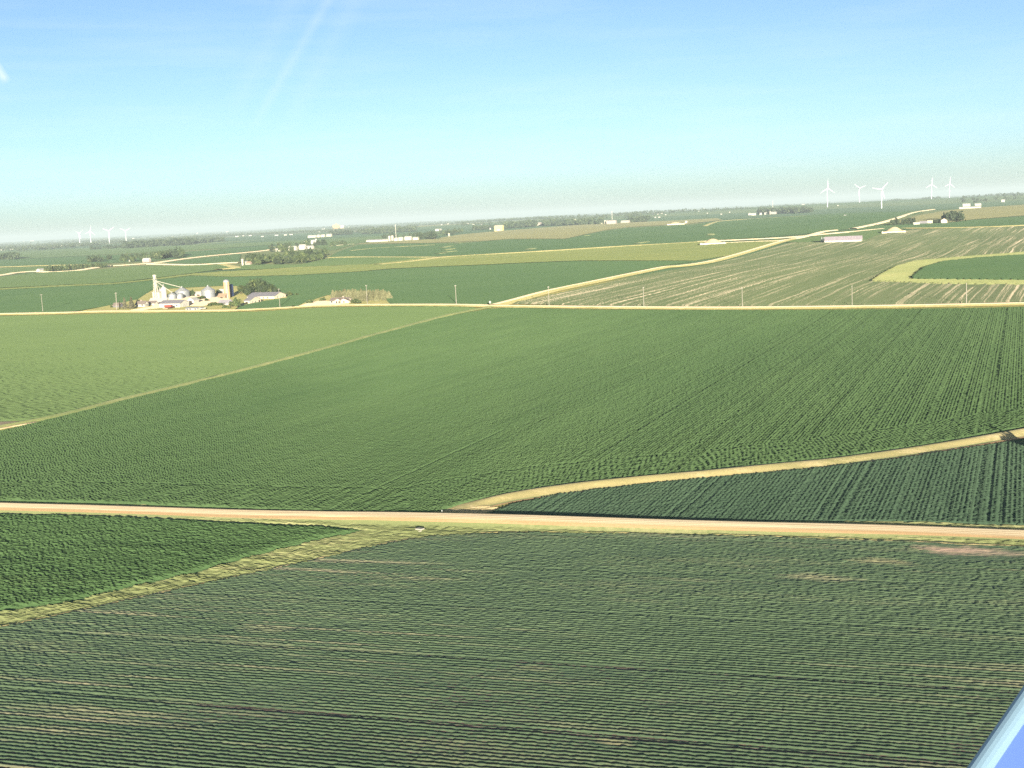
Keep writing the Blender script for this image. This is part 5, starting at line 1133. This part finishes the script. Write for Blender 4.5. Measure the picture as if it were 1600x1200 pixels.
bldg('white_barn', 'white gabled barn left below the hilltop woods', 'barn', 1516, 322, 11, 1, 2, 2, 'x', M_WHITE, M_WHITER)
bldg('white_barn', 'pale shed right below the hilltop woods', 'barn', 1533, 320.8, 9, 1, 2, 1.2, 'x', M_CREAM, M_WHITER)
bldg('white_house', 'small white house at the right end of the hilltop woods', 'house', 1570, 315.3, 5, 1, 2.2, 1.4, 'x', M_WHITE, M_WHITER)
for x, y, L_, lb in ((1173, 336, 3.5, 'leftmost tiny white shed of the far right farm'), (1181, 336, 7, 'broad tiny white shed of the far right farm'), (1190, 335.5, 3, 'third tiny white shed from the left of the far right farm'), (1198, 335, 3.5, 'tiny white shed just left of the far right silo'), (1213, 334, 8, 'red brick shed right of the far right silo')): bldg('farm_shed', lb, 'shed', x, y, L_, 1, 2, 1.2, 'x', M_PINK if 'red' in lb else M_WHITE, M_WHITER)
silo('small pink silo of the far right farm', 1203.3, 335, 0.9, 5, M_PINK, M_WHITE)
# wind turbines
TG = {}
def turbine(px, dist, hub_y, rotor, label, yaw=0.0, hub_h=None):
    g = at_dist(px, 330, dist); d = ray(px, hub_y); d = d/math.hypot(d.x, d.y)*dist; zh = CAM_H+d.z
    h = zh-g.z; e = empty('wind_turbine', g, -math.atan2(g.x, g.y)+R(yaw), label, 'wind turbine', 'wind turbines')
    print('turbine', px, 'hub h', round(h, 1))
    MB().cyl(0, 0, -2, h-1.5, 2.1, 1.25, 16).build('tower', M_TURB, e)
    n = MB().box(-2.0, 2.0, -3.5, 8, h-2.0, h+2.2); bmesh.ops.bevel(n.bm, geom=n.bm.edges[:], offset=0.7, segments=2, affect='EDGES'); n.build('nacelle', M_TURB, e)
    hb_ = MB().sphere(0, -4.6, h, 2.0); hub = hb_.build('hub', M_TURB, e)
    for i in range(3):
        a = R(rotor+120*i); bl = MB(); prof = [(0, 0.8, 0.8), (0.08, 1.3, 0.7), (0.25, 1.35, 0.45), (0.6, 0.9, 0.3), (1.0, 0.3, 0.12)]; Lb = h*0.50
        rings = []
        for t, c, th in prof:
            z = 1.5+Lb*t; rings.append([bl.bm.verts.new(v) for v in ((-c, -0.1, z), (0, -th, z), (c, 0.1, z), (0, th, z))])
        for A, B in zip(rings, rings[1:]):
            for q in range(4): bl.bm.faces.new((A[q], A[(q+1) % 4], B[(q+1) % 4], B[q]))
        bl.bm.faces.new(rings[-1]); bl.bm.faces.new(rings[0][::-1])
        bmesh.ops.transform(bl.bm, verts=bl.bm.verts, matrix=Matrix.Translation((0, -4.8, h)) @ Matrix.Rotation(a, 4, 'Y'))
        bl.build('blade', M_TURB, e)
turbine(120, 7600, 364.5, 175, 'leftmost wind turbine of the four at left', 40); turbine(137.5, 7600, 361.5, 10, 'second wind turbine from the left edge', 35)
turbine(166.5, 7400, 361, 55, 'third wind turbine of the four at left', 10); turbine(193, 7400, 361, 60, 'wind turbine nearest the left woods', 5)
turbine(1293, 6000, 294, 2, 'wind turbine with one blade straight up, leftmost at right', 35); turbine(1343, 7500, 294, 70, 'wind turbine second from left on the right ridge', 20)
turbine(1377.5, 5000, 296, 42, 'nearest and largest wind turbine on the right', 12); turbine(1455.5, 7500, 288, 4, 'wind turbine left of the pair at the far right', 30)
turbine(1483.5, 7800, 287, 6, 'rightmost wind turbine above the hilltop woods', 35)
# tan far elevator
p = ground(529, 360.3); k = kpx(p)
e = empty('grain_terminal', p, -math.atan2(p.x, p.y), 'tall orange tan grain terminal on the hazy horizon', 'grain terminal')
for i in range(6): MB().cyl((-7.5+i*3)*k, 3*k, -2, (8.6 if i < 3 else 7.8)*k, 1.6*k, None, 16).build('silo', M_TAN if i < 4 else M_CREAM, e)
MB().box(-8*k, 1.5*k, 2*k, 4*k, 8.65*k, 9.6*k).build('gallery', M_TAN, e); MB().box(-4*k, -2*k, 1.8*k, 4.2*k, 9.62*k, 11.4*k).build('headhouse', M_TAN, e)

# --- far woods: masses that cannot be counted
def band_pts(x0, x1, y0, y1, n, seed, dy=1.2):
    q = random.Random(seed); out = []
    for i in range(n):
        t = q.random(); out.append(ground(x0+(x1-x0)*t, y0+(y1-y0)*t-dy*q.random()))
    return out
WOODS = [((0, 27, 406, 405, 45, 1.5), 17, 'dark wood at the left edge'), ((142, 200, 391, 387, 50, 1.2), 13, 'thin wood left of the long far wood'), ((195, 300, 388.5, 382, 230, 2.0), 22, 'long dark wood beyond the left grove'), ((298, 350, 381, 377, 70, 1.0), 17, 'far wood behind the pink shed'),
 ((788, 838, 357.5, 354, 100, 2.0), 22, 'dark wood right of the yellow shed'), ((846, 940, 353.5, 350.5, 170, 1.6), 20, 'far wood left of the pink elevator'), ((984, 1014, 348, 346, 60, 1.0), 20, 'far wood right of the pink elevator'), ((740, 775, 360, 357.5, 50, 1.5), 16, 'far wood left of the yellow shed'),
 ((566, 650, 366, 361.5, 130, 1.5), 20, 'far wood behind the mast'), ((515, 550, 368, 366, 50, 1.0), 18, 'far wood below the tan terminal'), ((1186, 1268, 335, 332.5, 150, 1.6), 22, 'belt of trees at the far right farm'), ((1240, 1268, 316.8, 316, 30, 0.3), 22, 'small dark wood under the first right turbine')]
for i, ((x0, x1, y0, y1, n, dy), h, lb) in enumerate(WOODS):
    pts = band_pts(x0, x1, y0, y1, n, 50+i, dy); q = random.Random(i)
    wood_mesh('woodland', pts, [h*q.uniform(0.65, 1.15) for _ in pts], L_DARK, lb, seed=i)
pts = scatter([(1489, 320), (1500, 321.3), (1530, 318), (1560, 315), (1602, 312.5), (1760, 300), (1760, 293), (1600, 304), (1500, 309.5)], 420, 77); q = random.Random(8)
wood_mesh('woodland', pts, [q.uniform(11, 19) for _ in pts], L_DARK, 'wood on the hilltop at the right edge', seed=31)
# hedgerow and wood belts over the far plain
q = random.Random(99); allp = []; allh = []
for i in range(210):
    az = q.uniform(-0.52, 0.52); d = q.choice([q.uniform(5600, 9000), q.uniform(8000, 15000), q.uniform(8000, 20000), q.uniform(8000, 20000)]); L_ = q.uniform(150, 900)*(1+max(0, d-9000)/9000); hd = q.choice([GRID+math.pi/2, GRID+math.pi/2, GRID, q.uniform(0, 3)])
    if 0.18 < az and d < 8800: continue
    c = Vector((math.sin(az)*d, math.cos(az)*d, 0))
    for j in range(int(L_/13)):
        x = c.x+math.sin(hd)*(j*13-L_/2)+q.uniform(-25, 25)*(1+d/9000); y = c.y+math.cos(hd)*(j*13-L_/2)+q.uniform(-25, 25)*(1+d/9000)
        allp.append(Vector((x, y, T1(x, y)))); allh.append(q.uniform(11, 22))
print('far trees', len(allp))
wood_mesh('far_woodland', allp, allh, L_DARK, 'blue hazy woods and hedgerows along the horizon', leaf=36, seed=44, wid=1.35)
# far farm buildings: white specks
SP = [(4, 391, 10), (17, 390, 9), (27, 389.5, 7), (36, 388.2, 6), (78, 381, 9), (83, 387.5, 10), (92, 386.8, 7), (96, 384, 4), (37, 377.5, 3), (50, 377, 10), (149, 377, 5), (163, 375, 5), (172, 375, 4), (208, 373, 7), (270, 370.5, 9), (281, 372.5, 8), (308, 365, 4), (342, 371.8, 4), (370, 370, 9), (380, 368.7, 5), (391, 368.5, 8), (355, 362.5, 9), (432, 368, 10), (446, 367.5, 8), (455, 366.8, 9), (410, 370, 7), (557, 361.5, 11), (546, 356, 6), (624, 357, 6), (665, 352, 4), (690, 351.5, 4), (700, 350.5, 6), (731, 350, 7), (740, 350.8, 6), (752, 351, 6), (862, 344.5, 4), (897, 343.5, 9), (1020, 335, 6), (1028, 334.8, 5), (1034, 333.8, 6), (1024, 340, 4), (1030, 339.8, 6), (1040, 336, 3), (1105, 333.5, 2.5), (1092, 330.2, 3), (1127, 335, 4), (1255, 319.8, 7), (1320, 337, 4), (1309, 321.5, 3), (1100, 326, 3), (1140, 332, 3)]
for i, (x, y, w_) in enumerate(SP):
    p = ground(x, y); k = kpx(p); W = w_*k*0.55; D = 10.0; H = 0.75*k; Rf = 0.5*k
    e = empty('far_farm_building', p, -math.atan2(p.x, p.y)+R(-8), 'tiny white farm building speck on the hazy plain', 'farm building', 'white farm specks near the horizon')
    MB().prism([(0, -2), (D, -2), (D, H), (D/2, H+Rf), (0, H)], -W/2, W/2).build('wall', M_WHITE, e)
    MB().prism([(-0.5, H-0.1), (D/2, H+Rf+0.1), (D+0.5, H-0.1), (D+0.5, H+0.3), (D/2, H+Rf+0.5), (-0.5, H+0.3)], -W/2-0.5, W/2+0.5).build('roof', M_WHITER, e)
bldg('white_plant', 'spread of white buildings left of the tan terminal', 'building', 516, 361.3, 20, 2, 1.0, 0.6, 'x', M_WHITE, M_WHITE); bldg('white_plant', 'tall white block behind the spread of white buildings', 'building', 508, 360, 5, 1, 2.6, 0.6, 'x', M_WHITE, M_WHITE)
for x, y, L_, H_, lb in ((493, 370.8, 12, 1.8, 'low tan barn above the white silo of the sheltered farm'), (499, 370.4, 4, 2.2, 'cream shed right of the low tan barn'), (506.5, 370, 5, 2.2, 'peaked pale shed between cream shed and end barn'), (517, 369.3, 7, 2.4, 'pale end barn of the far row above the woodlot'), (303, 380.2, 13, 1.7, 'pink and white barn before the left far wood')):
    bldg('far_barn', lb, 'barn', x, y, L_, 2, H_, 1.6, 'x', M_PINK if 'pink' in lb else M_CREAM, M_WHITER)

# --- the tree out of frame whose shadow falls on the bank at the right edge
S = ground(1598, 692); ad = Vector((-SUN_DIR.x, -SUN_DIR.y, 0)).normalized(); hh = 5.5
b_ = S-ad*(hh*0.62/math.tan(SUN_EL)); b_.z = T1(b_.x, b_.y)
v = b_-CAM; print('tree px', 800+F_PX*v.dot(CR)/v.dot(FWD), 600-F_PX*v.dot(CU)/v.dot(FWD))
tree('dark', b_, hh, 'dark tree standing in the bean field past the right edge', None, wid=1.0)

# --- the aircraft the photo was taken from: panel edge at the lower right, blue skylight put into its colours
def near_pt(px, py, dist): return CAM+ray(px, py)*dist
A, B = near_pt(1680, 955, 1.55), near_pt(1395, 1365, 1.25)
e = empty('aircraft', (A+B)/2, 0, 'aircraft panel edge at lower right coloured as blue skylit shade', 'aircraft')
ax = (B-A).normalized(); toward = (CAM-(A+B)/2).normalized(); side = ax.cross(toward).normalized()
if side.dot(CR) < 0: side = -side
M_TRIM = plain('trim_painted_skylight', PANEL_TRIM, 0.3, 0.03, 3.0, spec=0.5); M_PANEL = plain('panel_painted_skylight', PANEL_C, 0.35, 0.05, 2.0, spec=0.5)
def strip(name, prof, mat, parent):
    bm = bmesh.new(); o = parent.location; rings = []
    for q in (A, B): rings.append([bm.verts.new(q+side*a+toward*b-o) for a, b in prof])
    n = len(prof)
    for i in range(n): bm.faces.new((rings[0][i], rings[0][(i+1) % n], rings[1][(i+1) % n], rings[1][i]))
    bm.faces.new(rings[0]); bm.faces.new(rings[1][::-1]); bmesh.ops.recalc_face_normals(bm, faces=bm.faces)
    me = bpy.data.meshes.new(name); bm.to_mesh(me); bm.free(); me.materials.append(mat); return link_mesh(name, me, parent)
rr = 0.0105
strip('edge_trim', [(rr+rr*math.cos(a), rr*math.sin(a)) for a in np.linspace(0, 2*math.pi, 17)[:-1]], M_TRIM, e)
strip('panel', [(rr*1.75, 0.002), (0.32, -0.05), (0.32, -0.09), (rr*1.75, -0.02)], M_PANEL, e)
